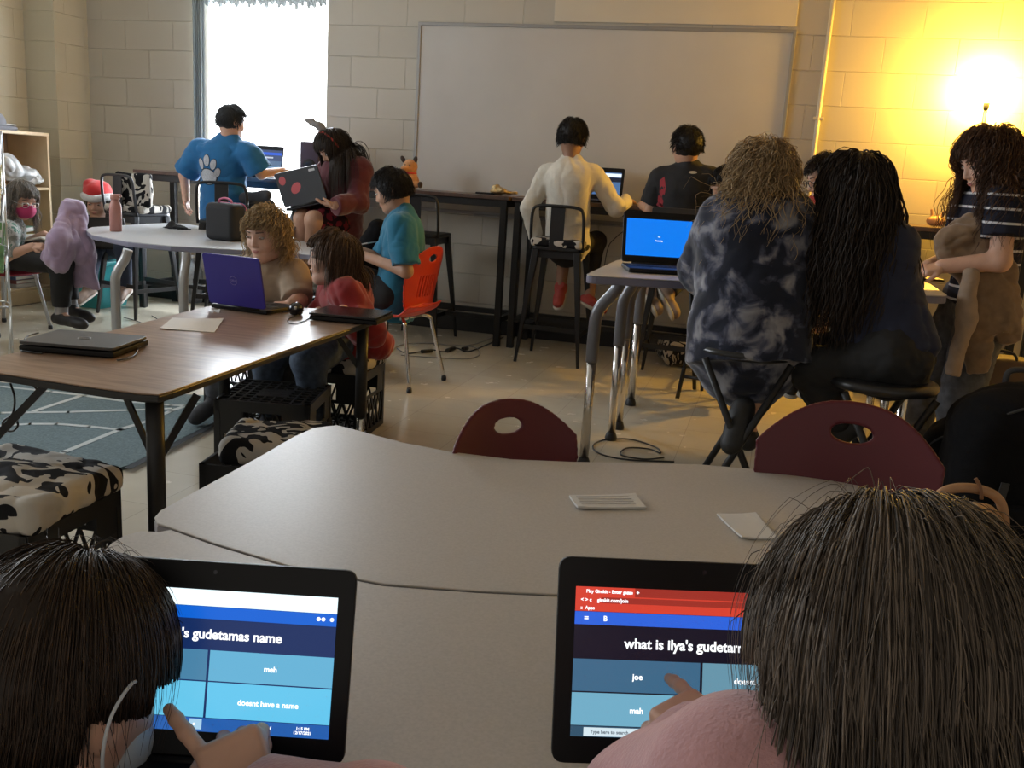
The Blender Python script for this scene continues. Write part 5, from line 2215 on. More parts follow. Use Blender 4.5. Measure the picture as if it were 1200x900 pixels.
world_blob('plastic_bag', (-5.08, 4.62 + .76, .812), [ell((0, -.10, .14), (.13, .10, .08), None, .05), ell((0, .03, .09), (.13, .15, .055), None, .05), ell((0, .12, .04), (.12, .09, .035), None, .05)], m_bag,
           'bulging clear plastic bag of papers in the top right cubby of the bookshelf', 'bag', .008, (.012, 22, 4))
cpo = empty('baseball_cap', (-5.12, 4.62 + .62, H), .3, 'grey cap with white trim on top of the bookshelf', 'cap')
sdf_obj('crown', [ell((0, 0, .02), (.10, .10, .085), None, .01), rbx((0, 0, -.06), (.2, .2, .04), .02, None, .005, -1)], mat('cap_grey', (.20, .20, .22), .9), cpo, .005, world=False)
sdf_obj('visor', [ell((.03, .09, .012), (.09, .10, .008), None, .01)], mat('cap_white', (.55, .54, .55), .9), cpo, .004, world=False)
world_blob('folded_cloth', (-5.12, 4.62 + .60, H), [rbx((0, -.02, .012), (.10, .16, .004), .010, None, .01)], mat('cloth_grey', (.18, .18, .20), .95), 'flat grey cloth under the cap on the bookshelf', 'cloth', .005, (.003, 30, 5))
for o in bpy.data.objects:
    if o.name.startswith('baseball_cap'):
        o.location.z += .024

# magazine rack at the left edge
mr = at_y(-36, 250, 3.72)
mg = empty('magazine_rack', (mr[0] - .02, 3.72, 0), .5, 'wire rack of colourful magazines at the left edge of the picture', 'magazine rack')
g = G()
for x in (-.17, .17):
    g.tube([(x, 0, .0), (x, .02, 1.16)], .007, n=8)
    g.tube([(x, -.14, .006), (x, .14, .006)], .007, n=8)
for z in (.30, .58, .86, 1.14):
    g.tube([(-.17, .01, z), (.17, .01, z)], .005, n=8)
    g.tube([(-.17, -.06, z - .24), (.17, -.06, z - .24)], .004, n=8)
    for x in (-.17, .17):
        g.tube([(x, .01, z), (x, -.06, z - .24), (x, .01, z - .26)], .004, n=8)
g.build('wire_frame', m_alu, mg)
cols = [('teal and white', (.35, .45, .42)), ('red and cream', (.50, .12, .10)), ('green leafy', (.12, .26, .10)), ('blue grey', (.16, .20, .30)), ('pale pink', (.55, .40, .38)), ('yellow', (.50, .42, .14))]
k = 0
for z in (.60, .88):
    for x in (-.115, 0, .115):
        g = G()
        g.box((0, 0, 0), (.108, .006, .25))
        g.cur = 1
        g.box((0, -.0035, .07), (.085, .001, .04))
        g.cur = 2
        g.box((0, -.0035, -.03), (.070, .001, .10))
        o = g.build('magazine', [mat('mag_%d' % k, cols[k][1], .35, noise=(30, .4)), m_paper, mat('mag_art_%d' % k, tuple(1 - .7 * c for c in cols[k][1][::-1]), .4, noise=(18, .6))])
        c_ = Matrix.Rotation(.5, 4, 'Z') @ Vector((x, -.028, z))
        o.location = mg.location + c_
        o.rotation_euler = (-.27, 0, .5)
        tag(o, cols[k][0] + ' magazine in the wire rack, ' + ('lower' if z < .7 else 'upper') + ' row, ' + ['left', 'centre', 'right'][int(round((x + .115) / .115))], 'magazine', 'magazines in the wire rack')
        k += 1

# teal storage bin (seat of the child in the Santa hat)
tb = empty('storage_bin', (-4.72, 5.66, 0), 0, 'teal plastic storage bin used as a seat in the corner', 'storage bin')
g = G()
P0 = round_poly([(-.20, -.15), (.20, -.15), (.20, .15), (-.20, .15)], .04)
P1 = round_poly([(-.235, -.18), (.235, -.18), (.235, .18), (-.235, .18)], .045)
n = len(P0)
vs = [(*p_, 0) for p_ in P0] + [(*p_, .30) for p_ in P1]
g.add(vs, [list(range(n))[::-1], list(range(n, 2 * n))] + [(i, (i + 1) % n, n + (i + 1) % n, n + i) for i in range(n)])
m_teal = mat('teal_plastic', (.03, .30, .33), .4)
g.build('bin_body', m_teal, tb, bevel=.004)
g = G()
g.prism(round_poly([(-.25, -.195), (.25, -.195), (.25, .195), (-.25, .195)], .05), .30, .335)
g.build('lid', m_teal, tb, bevel=.008)

# clear plastic jug under the window
jg = at_z(238, 355, 0)
jo = empty('plastic_jug', (jg[0] - .1, jg[1], 0), 0, 'clear plastic water jug on the floor below the window', 'jug')
g = G()
g.lathe((0, 0, 0), [(.08, 0), (.088, .01), (.088, .10), (.084, .12), (.088, .14), (.088, .24), (.06, .29), (.022, .315), (.022, .335)], n=28)
g.build('jug_body', mat('clear_plastic', (.55, .58, .60), .15, alpha=.55, noise=(20, .3)), jo)
g = G()
g.lathe((0, 0, .335), [(.026, 0), (.026, .02)], n=20)
g.build('screw_cap', mat('cap_white2', (.6, .6, .6), .5), jo)

# backpacks at the right edge
m_nylon = mat('backpack_black', (.005, .005, .006), .9, spec=.15, bump=(250, .25))
m_strap = mat('backpack_strap', (.035, .035, .037), .8)


def backpack(loc, rz, label, H=.54, W=.34):
    t = empty('backpack', (loc[0], loc[1], 0), rz, label, 'backpack', 'black backpacks at the right')
    sdf_obj('pack_body', [rbx((0, 0, H * .46), (W / 2 - .09, .05, H * .46 - .09), .085, None, .01), ell((0, 0, H * .80), (W * .44, .12, H * .20), None, .05)], m_nylon, t, .008, (.005, 18, 6), world=False)
    sdf_obj('front_pocket', [rbx((0, -.135, H * .27), (W / 2 - .12, .02, H * .22 - .05), .055, None, .01)], m_nylon, t, .008, (.004, 20, 7), world=False)
    for sx in (-1, 1):
        g = G()
        p_ = smooth_path([(sx * .07, -.155, H * .60), (sx * .075, -.150, H * .45), (sx * .08, -.19, H * .30)], 5)
        for a, b in zip(p_[:-1], p_[1:]):
            g.bar(a, b, .022, .004, up=(0, 1, 0))
        g.build('compression_strap', m_strap, t)
    g = G()
    g.tube(smooth_path([(-.05, .03, H * .97), (-.04, .03, H * 1.04), (.04, .03, H * 1.04), (.05, .03, H * .97)], 6), .009, n=8)
    g.build('grab_handle', m_strap, t)
    g = G()
    g.tube(smooth_path([(-W * .40, -.07, H * .50), (-W * .36, -.10, H * .80), (0, -.115, H * .93), (W * .36, -.10, H * .80), (W * .40, -.07, H * .50)], 8), .004, n=6)
    g.build('zipper', m_strap, t)
    return t


bq = at_y(1192, 520, 2.85)
backpack((bq[0], 2.85), .12, 'large black backpack at the right edge behind the right maroon chair', .63, .37)
bq = at_y(1128, 530, 3.10)
backpack((bq[0], 3.10), -.3, 'smaller black bag between the right maroon chair and the large backpack', .46, .24)
hb = at_y(1164, 420, 4.35)
ho = empty('tote_bag', (hb[0], 4.35, 0), -.1, 'dark brown rectangular bag behind the standing girl', 'bag')
sdf_obj('bag_body', [rbx((0, 0, .24), (.12, .05, .21), .028, None, .0)], mat('brown_bag', (.10, .062, .035), .7), ho, .008, (.003, 20, 2), world=False)
g = G()
g.tube(smooth_path([(-.08, -.06, .40), (-.07, -.06, .50), (.07, -.06, .50), (.08, -.06, .40)], 6), .006, n=8)
g.build('bag_handle', m_black, ho)
g = G()
g.lathe((0, 0, 0), [(.008, 0), (.008, .004)], n=12)
o = g.build('snap_button', m_alu, ho)
o.location = (.06, -.079, .42)
o.rotation_euler = (PI / 2, 0, 0)

# tan bag with curved handle beyond the right foreground head
tp = at_s(1143, 590, 1.52)
to = empty('handbag', (tp[0], tp[1], Z1), .1, 'tan leather handbag with a curved handle at the right end of the grey table', 'handbag')
dz = tp[2] - Z1
m_tan = mat('tan_leather', (.36, .19, .09), .5, noise=(30, .2))
sdf_obj('bag_body', [rbx((-.02, 0, dz * .35 + .01), (.040, .012, max(.01, dz * .35 - .012)), .022, None, .0)], m_tan, to, .003, world=False)
g = G()
g.tube(smooth_path([(-.07, 0, dz * .4), (-.055, 0, dz + .010), (-.01, 0, dz + .025), (.035, 0, dz + .010), (.052, 0, dz * .4), (.050, 0, .01)], 8), .008, n=10)
g.build('handle', m_tan, to)
g = G()
g.tube(smooth_path([(-.01, -.01, dz + .045), (.0, -.012, dz + .030), (.004, -.012, dz + .012)], 5), [.003] * 11, n=8)
g.build('buckle_strap', mat('tan_dark', (.20, .09, .04), .5), to)
g = G()
g.tube(smooth_path([(-.03, -.02, dz + .006), (-.012, -.025, dz + .004), (0.002, -.022, dz - .008)], 5), .005, n=8)
g.build('white_tag', mat('tag_white', (.62, .55, .50), .6), to)

# tablet and clutter on the standing desk
tq = at_z(1080, 328, ZD)
g = G()
g.box((0, 0, .006), (.20, .14, .010))
o = g.build('tablet', m_lapblk, bevel=.003)
o.location = (tq[0] - .03, tq[1], ZD + .001)
o.rotation_euler = (0, 0, .2)
tag(o, 'black tablet on the standing desk under the standing girl\'s hands', 'tablet')
cc = at_z(962, 322, ZD)
m_glit = mat('foil_glitter', (.42, .36, .26), .2, metal=.9, noise=(90, .8))
world_blob('foil_wrapper', (cc[0], cc[1], ZD), [ell((0, 0, .03), (.04, .03, .028), None, .01), ell((.02, 0, .055), (.02, .02, .022), None, .02)], m_glit, 'crumpled shiny wrapper on the standing desk left of the navy top girl', 'wrapper', .004, (.008, 70, 3))
cc = at_y(1098, 250, 5.95)
world_blob('paper_crumple', (cc[0], 5.95, .960), [ell((0, 0, .03), (.05, .04, .03), None, .01), cap((-.02, 0, .04), (-.03, 0, .09), .010, .007, .01), cap((0, 0, .04), (0, 0, .10), .010, .007, .01), cap((.02, 0, .04), (.035, 0, .085), .010, .007, .01)],
           mat('orange_paper', (.55, .30, .14), .7), 'crumpled paper piece on the high table left of the standing girl', 'paper', .005, (.004, 40, 3))


# ================================================================== PEOPLE
def Y(px, py, y):
    return at_y(px, py, y)


def off(p, dx=0, dy=0, dz=0):
    return np.array(p, float) + V(dx, dy, dz)


m_white_knit = mat('white_knit', (.62, .58, .50), .9, noise=(60, .04), bump=(220, .3), sheen=.2)
m_blue_tee = mat('blue_tee', (.010, .125, .31), .9, noise=(20, .08), sheen=.15)
m_teal_tee = mat('teal_tee', (.012, .145, .25), .9, noise=(20, .08), sheen=.15)
m_black_cl = mat('black_jersey', (.012, .012, .014), .85, noise=(20, .2))
m_black_leg = mat('black_leggings', (.008, .008, .009), .8)
m_navy = mat('navy_knit', (.012, .016, .040), .9, sheen=.1)
m_maroon_h = mat('maroon_hoodie', (.080, .006, .012), .9, noise=(22, .12), sheen=.3)
m_red_sw = mat('red_sweater', (.26, .012, .012), .9, noise=(25, .15), sheen=.3)
m_red_tee = mat('red_tee', (.32, .02, .012), .85)
m_tan_tee = mat('tan_tee', (.36, .27, .19), .9, noise=(30, .06))
m_denim = mat('denim', (.06, .085, .13), .85, noise=(45, .35, 6))
m_denim_g = mat('grey_denim', (.085, .09, .105), .85, noise=(30, .35, 6))
m_dgrey = mat('dark_grey_cloth', (.035, .036, .042), .9)
m_pinkh = mat('pink_hoodie', (.50, .27, .28), .95, noise=(40, .08), sheen=.35, bump=(300, .3))
m_tie = ramp_mat('tie_dye_fleece', [(0, (.008, .009, .013)), (.47, (.012, .015, .030)), (.53, (.06, .065, .10)), (.59, (.17, .17, .20)), (.68, (.27, .27, .29))], 13, distortion=.5, detail=4, constant=False, bump=.3, sheen=.3)
m_plaid = ramp_mat('red_plaid', [(0, (.02, .006, .008)), (.5, (.16, .012, .02))], 26, distortion=.2, detail=1)
m_stripe = stripe_mat('navy_white_stripe', (.018, .020, .034), (.60, .60, .62), .050, .0085, .010)
m_sole = mat('sole_white', (.50, .47, .42), .6)
m_shoe_b = mat('shoe_black', (.014, .014, .015), .6)
m_shoe_t = mat('shoe_tan', (.30, .22, .18), .7)
m_shoe_r = mat('shoe_red', (.36, .05, .04), .7)
H_BLACK = hair_mat('hair_black', (.006, .005, .005), (.018, .014, .012))
H_DARK = hair_mat('hair_dark_brown', (.012, .008, .006), (.045, .028, .018))
H_BROWN = hair_mat('hair_brown', (.040, .022, .013), (.17, .095, .052))
H_BLOND = hair_mat('hair_blond', (.26, .17, .085), (.60, .44, .24))
H_BLONDD = hair_mat('hair_dirty_blond', (.24, .155, .08), (.60, .43, .23))
H_GREYB = hair_mat('hair_ash_brown', (.026, .020, .016), (.26, .20, .15), rough=.4)
H_FGD = hair_mat('hair_deep_brown', (.012, .008, .006), (.085, .052, .033), rough=.4)
H_LAMPLIT = hair_mat('hair_lamplit_brown', (.035, .018, .011), (.15, .075, .040))  # standing girl's hair, lamp light mixed into the brown

# --- boy in the white shirt, back to the camera
y = 5.55
hd = frame(Y(671, 160, y), (.10, 1, -.22), S=.98)
P = dict(neck=Y(669, 190, y - .01), chest=Y(667, 214, y - .04), pelvis=off(Y(664, 286, y + .04)), shL=Y(641, 203, y - .01), shR=Y(696, 205, y - .01),
         elL=Y(621, 243, y - .04), wrL=Y(628, 281, y + .02), elR=Y(722, 243, y + .06), wrR=Y(735, 236, y + .24))
P['knL'] = off(P['pelvis'], -.07, .30, .01)
P['knR'] = off(P['pelvis'], .12, .33, .01)
P['anL'] = Y(657, 338, 5.68)
P['toL'] = Y(654, 354, 5.60)
P['anR'] = Y(690, 352, 5.70)
P['toR'] = Y(705, 362, 5.62)
person('person in a white long-sleeved shirt on a stool, back turned, facing the whiteboard', P, hd, .98, 'brown',
       shirt=dict(m=m_white_knit, e=.014, hem=.03, wr=.006, wf=22, fore=.94), pants=dict(m=m_black_cl, len=1.55), shoes=(m_shoe_r, m_sole),
       hair=dict(m=H_BLACK, inflate=.012, strands=[dict(n=1800, inflate=.015, loft=.13, length=.034, seed=3, gravity=.5, out=.5, low=-.45, r=.0016, steps=6)]),
       hands=[dict(w=P['wrL'], d=(.15, .1, -1), n=(-.9, -.2, 0), side=-1, S=.80, curl=(.25, .3, .35, .4)), dict(w=P['wrR'], d=(.25, 1, .05), n=(0, .1, 1), side=-1, S=.8, curl=(.25, .3, .3, .35))], seed=3)

# --- boy in the black shirt with red side panel
y = 5.33
hd = frame(Y(805, 171, y), (-.55, 1, -.12), S=1.0)
P = dict(neck=Y(806, 199, y), chest=Y(803, 222, y), pelvis=Y(799, 287, y + .02), shL=Y(774, 209, y + .02), shR=Y(832, 209, y), elL=Y(762, 245, y + .06), wrL=Y(752, 240, y + .30),
         elR=Y(840, 246, y + .05), wrR=Y(815, 248, y + .28))
P['knL'] = off(P['pelvis'], -.12, .28, -.08)
P['knR'] = off(P['pelvis'], .08, .28, -.08)
P['anL'] = Y(762, 344, 5.34)
P['toL'] = Y(771, 362, 5.22)
P['anR'] = Y(782, 346, 5.34)
P['toR'] = Y(791, 366, 5.22)
pr, sh_, J = person('person in a black shirt with red side stripe at the high table, head turned left', P, hd, 1.0, 'tan',
                    shirt=dict(m=m_black_cl, e=.014, hem=.04, collar=True, up=.8, wr=.004), pants=dict(m=m_dgrey), shoes=(m_shoe_t, m_sole),
                    hair=dict(m=H_BLACK, inflate=.010, strands=[dict(n=1800, inflate=.015, loft=.13, length=.024, seed=4, gravity=.4, out=.5, low=-.30, line=.2, r=.0015, steps=5)]),
                    hands=[dict(w=P['wrL'], d=(.1, 1, -.1), n=(0, 0, 1), side=1, S=.8, curl=(.3, .3, .35, .35))], seed=4, socks=None)
c0 = Y(772, 233, y - .10) - V(0, .3, 0)
decal('red_panel', sh_, [(0, 0, [(-.010, .10), (.014, .12), (.030, .06), (.020, -.02), (.0, -.10), (-.045, -.10), (-.055, -.085), (-.015, -.01)])], (0, 1, 0), lambda a, b: c0 + V(a, 0, b), mat('red_panel', (.30, .02, .03), .8), pr, label='red side panel')
c1 = Y(812, 202, y - .08) - V(0, .3, 0)
decal('collar_mark', sh_, [ellipse(0, 0, .022, .008)], (0, 1, 0), lambda a, b: c1 + V(a, 0, b), mat('mark_cream', (.5, .45, .35), .8), pr)

# --- mostly hidden dark-haired person behind the second desk
y = 5.02
hd = frame(Y(853, 216, y), (-.7, -.5, -.5), S=.98)
P = dict(neck=Y(862, 244, y), chest=Y(866, 262, y), pelvis=off(Y(866, 262, y), .03, .06, -.36), shL=Y(885, 252, y - .1), shR=Y(842, 252, y + .1), elL=off(Y(885, 252, y - .1), 0, -.10, -.2), wrL=V(-.18, 4.72, .83),
         elR=off(Y(842, 252, y + .1), -.05, -.15, -.2), wrR=V(-.34, 4.74, .83))
P['knL'] = V(-.12, 4.78, .58)
P['knR'] = V(-.30, 4.76, .58)
P['anL'] = V(-.12, 4.84, .22)
P['anR'] = V(-.30, 4.84, .22)
P['toL'] = V(-.12, 4.76, .19)
P['toR'] = V(-.30, 4.76, .19)
person('person with long dark hair mostly hidden behind the tie-dye hoodie', P, hd, .98, 'tan', shirt=dict(m=m_black_cl, e=.016), pants=dict(m=m_black_leg), shoes=(m_shoe_b,),
       hair=dict(m=H_BLACK, long=True, inflate=.016, strands=[dict(n=500, length=.26, seed=5, gravity=1.0, out=.2, r=.0022, steps=10)]), seed=5, h=.009)

# --- tie-dye hoodie, messy blond hair, back to the camera
y = 3.12
hd = frame(Y(893, 208, y), (-.1, 1, -.35), S=1.05)
P = dict(neck=Y(890, 240, y - .02), chest=Y(886, 280, y - .04), pelvis=V(-.045, 3.03, .70), shL=Y(846, 262, y), shR=Y(926, 264, y), elL=Y(822, 318, y + .08), wrL=Y(842, 330, y + .33),
         elR=Y(938, 330, y + .06), wrR=Y(925, 332, y + .36))
P['knL'] = V(-.10, 3.38, .58)
P['knR'] = V(.10, 3.36, .55)
P['anL'] = V(-.02, 3.42, .22)
P['toL'] = V(-.02, 3.52, .19)
P['anR'] = Y(868, 492, 2.95)
P['knR'] = Y(917, 428, 3.22)
P['toR'] = Y(858, 518, 2.90)
P['toR'][2] = max(P['toR'][2], .10)
ex = [ell(Y(884, 262, y - .11), (.105, .05, .060), None, .04), ell(Y(862, 250, y - .07), (.05, .05, .05), None, .04), ell(Y(908, 252, y - .07), (.05, .05, .05), None, .04),
      cap(Y(880, 340, y - .02), Y(874, 415, y - .06), .165, .175, .06, flat=(V(0, 1, 0), .80))]
ex2 = [ell(Y(868, 366, y), (.17, .13, .22), None, .05)]
pr, sh_, J = person('person in a black, navy and white tie-dye hoodie with messy blond hair, back turned', P, hd, 1.06, 'light',
                    shirt=dict(m=m_tie, e=.034, hem=.12, extra=ex, wr=.007, wf=20, flare=1.08, collar=True, name='hoodie', fore=.9), pants=dict(m=m_dgrey, len=1.75), shoes=(m_shoe_b,),
                    hair=dict(m=H_BLONDD, long=True, inflate=.016, collide=False, rough=.006,
                              strands=[dict(n=1300, length=.17, seed=6, gravity=.45, out=.55, curl=(.010, 75), noise=.35, r=.0019, steps=16, inflate=.028, low=-.75, line=.4, var=.5),
                                       dict(n=260, length=.14, seed=61, gravity=.15, out=1.2, curl=(.014, 85), noise=.6, r=.0011, steps=14, inflate=.03, low=-.7, line=.4, var=.5)]), seed=6, girth=1.05)

# --- girl in navy with long dark hair, seated at the right stool
y = 3.06
hd = frame(Y(1003, 222, y + .02), (-.55, .85, -.45), S=1.02)
P = dict(neck=Y(1006, 262, y), chest=Y(1012, 300, y), pelvis=V(.36, 3.0, .655), shL=Y(968, 282, y + .06), shR=Y(1052, 285, y - .02), elL=Y(950, 330, y + .18), wrL=Y(968, 334, y + .45),
         elR=Y(1058, 332, y + .15), wrR=Y(1030, 330, y + .45))
P['knL'] = Y(945, 418, y + .12)
P['knR'] = Y(950, 432, y - .04)
P['anL'] = Y(975, 500, y + .10)
P['anR'] = Y(985, 505, y - .02)
P['toL'] = Y(955, 512, y + .14)
P['toR'] = Y(965, 520, y + .0)
P['hipL'] = V(.31, 3.06, .645)
P['hipR'] = V(.37, 2.94, .645)
person('person with very long dark hair and navy top, seated with back turned', P, hd, 1.02, 'tan',
       shirt=dict(m=m_navy, e=.014, hem=.02, wr=.006, wf=24), pants=dict(m=m_black_leg, len=1.95, e=.012, wr=.005), shoes=(m_shoe_b,),
       hair=dict(m=H_DARK, long=True, inflate=.020, cr=.72,
                 mass=[cap(Y(1003, 235, y - .05), Y(1008, 300, y - .08), .062, .060, .05, flat=(V(0, 1, 0), .6))],
                 strands=[dict(n=2800, length=.38, seed=7, gravity=1.1, out=.25, curl=(.006, 60), noise=.18, r=.0022, steps=18, inflate=.028, low=-.8, line=.35, var=.22)]), seed=7, girth=1.0, h=.007)

# --- person in red with glasses behind her
y = 4.30
hd = frame(Y(972, 208, y), (-.75, -.25, -.30), S=.98)
P = dict(neck=Y(972, 236, y), chest=Y(968, 262, y), pelvis=Y(968, 345, y + .05), shL=Y(985, 252, y - .10), shR=Y(950, 250, y + .12), elL=Y(975, 300, y - .2), wrL=Y(950, 322, y - .28),
         elR=Y(942, 300, y), wrR=Y(938, 322, y - .2))
P['knL'] = Y(958, 352, y - .28)
P['knR'] = Y(948, 352, y - .10)
P['anL'] = Y(958, 440, 4.36)
P['anR'] = Y(935, 440, 4.44)
P['toL'] = Y(945, 456, 4.24)
P['toR'] = Y(928, 456, 4.30)
pr, sh_, J = person('person in a red shirt and glasses half hidden behind the long dark hair', P, hd, .98, 'tan',
                    shirt=dict(m=m_red_tee, e=.014, up=.8), pants=dict(m=m_dgrey, len=.9), shoes=(m_shoe_b, m_sole),
                    hair=dict(m=H_DARK, inflate=.012, strands=[dict(n=1200, inflate=.015, loft=.13, length=.05, seed=8, gravity=.5, out=.4, low=-.3, r=.0016, steps=6)]), face=True, seed=8)


def glasses(H, root, m):
    c, f, u, r, S = H['c'], H['f'], H['u'], H['r'], H['S']

    def p(x, y_, z):
        return c + S * (x * r + y_ * f + z * u)
    g = G()
    for sx in (-1, 1):
        g.tube([p(sx * .031 + .019 * math.cos(a), .098, .0 + .015 * math.sin(a)) for a in [2 * PI * i / 20 for i in range(20)]], .0018, n=6, closed=True)
        g.tube([p(sx * .050, .097, .003), p(sx * .078, .05, .004), p(sx * .080, -.01, .002)], .0016, n=6)
    g.tube([p(-.012, .099, .003), p(0, .102, .005), p(.012, .099, .003)], .0016, n=6)
    g.build('glasses', m, root, world=True)


glasses(hd, pr, m_blackp)

# --- standing girl, striped shirt, tan jacket over the arm
y = 3.93
hd = frame(Y(1161, 187, y), (-.85, -.25, -.40), S=1.10)
P = dict(neck=Y(1170, 222, y + .02), chest=Y(1162, 262, y + .02), pelvis=Y(1150, 345, y + .04), shL=Y(1178, 238, y - .13), shR=Y(1140, 238, y + .15), elL=Y(1172, 306, y - .20), wrL=Y(1104, 312, y - .16),
         elR=Y(1118, 300, y + .10), wrR=Y(1088, 312, y - .02))
P['hipL'] = off(P['pelvis'], .01, -.08, -.02)
P['hipR'] = off(P['pelvis'], -.02, .08, -.02)
P['knL'] = off(P['hipL'], -.05, -.03, -.40)
P['knR'] = off(P['hipR'], -.12, .03, -.40)
P['anL'] = V(P['knL'][0] + .03, P['knL'][1] + .02, .075)
P['anR'] = V(P['knR'][0] + .02, P['knR'][1] + .02, .075)
P['toL'] = off(P['anL'], -.13, -.03, -.045)
P['toR'] = off(P['anR'], -.13, .0, -.045)
pr, sh_, J = person('standing person with long wavy hair, striped navy tee and jeans', P, hd, 1.12, 'light',
                    shirt=dict(m=m_stripe, e=.013, up=.62, hem=.02, wr=.004), pants=dict(m=m_denim_g, e=.016, len=1.94, wr=.006), shoes=(m_shoe_b, m_sole),
                    hair=dict(m=H_LAMPLIT, long=True, inflate=.018, mass=[cap(off(hd['c'], .05, -.02, -.05), off(hd['c'], .07, -.03, -.17), .075, .06, .05)],
                              strands=[dict(n=1500, length=.25, seed=9, gravity=.9, out=.2, curl=(.009, 70), noise=.25, r=.0019, steps=18, inflate=.03, low=-.8, line=.45, var=.3)]),
                    hands=[dict(w=P['wrL'], d=(-.9, -.1, -.35), n=(-.2, -.4, .9), side=-1, S=.9, curl=(.5, .6, .65, .7)), dict(w=P['wrR'], d=(-.9, -.2, -.35), n=(0, .2, 1), side=1, S=.85, curl=(.5, .55, .6, .6))],
                    face=True, seed=9, girth=1.0)
# tan jacket draped over her forearm
jk = empty('jacket', tuple(Y(1140, 330, y - .22)), 0, 'tan jacket with a pale sleeve draped over the standing girl\'s arm', 'jacket')
yj = y - .22
m_jk = mat('tan_jacket', (.20, .13, .075), .85, noise=(25, .2), sheen=.3)
sdf_obj('jacket_body', [cap(Y(1112, 290, yj + .10), Y(1142, 272, yj + .14), .055, .062, .05), cap(Y(1142, 274, yj + .13), Y(1160, 300, yj + .10), .060, .055, .05),
                        cap(Y(1122, 300, yj + .12), Y(1150, 320, yj + .10), .055, .060, .05),
                        cap(Y(1150, 318, yj + .08), Y(1158, 392, yj + .06), .075, .092, .05, flat=(V(0, 1, 0), .45), cb=True),
                        cap(Y(1178, 316, yj + .10), Y(1180, 402, yj + .08), .045, .052, .04, flat=(V(0, 1, 0), .5), cb=True),
                        cap(Y(1148, 380, yj + .06), Y(1146, 438, yj + .05), .052, .040, .04, flat=(V(0, 1, 0), .5), cb=True)],
        m_jk, jk, .006, (.011, 26, 5))
sdf_obj('jacket_sleeve', [cap(Y(1138, 322, yj + .02), Y(1131, 380, yj + .01), .031, .034, .02), cap(Y(1131, 380, yj + .01), Y(1116, 440, yj + .0), .034, .027, .02, cb=True)], mat('jacket_sleeve_pale', (.34, .25, .18), .85, noise=(25, .12)), jk, .006, (.006, 28, 6))

# --- boy in the blue paw print shirt, twisted on his stool
y = 5.47
hd = frame(Y(271, 142, y), (.45, 1, -.2), S=.95)
P = dict(neck=Y(268, 166, y), chest=Y(262, 190, y), pelvis=Y(262, 245, y + .06), shL=Y(234, 176, y - .02), shR=Y(292, 180, y), elL=Y(216, 206, y), wrL=Y(218, 234, y - .02), elR=Y(306, 204, y + .05), wrR=Y(332, 200, y + .22))
P['knL'] = off(P['pelvis'], .05, .30, .0)
P['knR'] = off(P['pelvis'], .22, .16, .02)
P['anL'] = off(P['knL'], .0, .05, -.34)
P['toL'] = off(P['anL'], 0, .12, -.02)
P['anR'] = Y(292, 232, y + .0)
P['toR'] = Y(312, 229, y - .05)
pr, sh_, J = person('person in a bright blue tee with a white paw print at the window', P, hd, .98, 'light',
                    shirt=dict(m=m_blue_tee, e=.026, up=.85, hem=.10, wr=.006, wf=24), pants=dict(m=m_dgrey), shoes=(m_dgrey,),
                    hair=dict(m=mat('beanie_hair', (.02, .022, .025), .8), inflate=.013, strands=[dict(n=1800, inflate=.015, loft=.13, length=.03, seed=10, gravity=.4, out=.5, low=-.35, line=.3, r=.0016, steps=5)]),
                    hands=[dict(w=P['wrL'], d=(.05, .1, -1), n=(-1, 0, 0), side=-1, S=.8, curl=(.3, .3, .35, .4)), dict(w=P['wrR'], d=(1, .2, -.05), n=(0, 0, 1), side=1, S=.8, curl=(.2, .25, .3, .3))], seed=10)
c2 = Y(244, 198, y - .10) - V(0, .3, 0)
OUT = [ellipse(-.006, -.048, .060, .048), ellipse(-.050, .030, .021, .034, .15), ellipse(.000, .052, .022, .036, -.05), ellipse(.048, .030, .020, .034, -.35), ellipse(.066, -.020, .017, .032, -.55)]
decal('paw_outline', sh_, [(a, b, [(a + (p[0] - a) * 1.14, b + (p[1] - b) * 1.12) for p in q]) for a, b, q in OUT], (0, 1, 0), lambda a, b: c2 + V(a, 0, b), mat('paw_black', (.01, .02, .03), .8), pr, off=.0015, label='black outline of the paw print')
decal('paw_print', sh_, OUT, (0, 1, 0), lambda a, b: c2 + V(a, 0, b), mat('paw_white', (.42, .44, .47), .8, noise=(120, .2)), pr, off=.0035, label='white paw print')

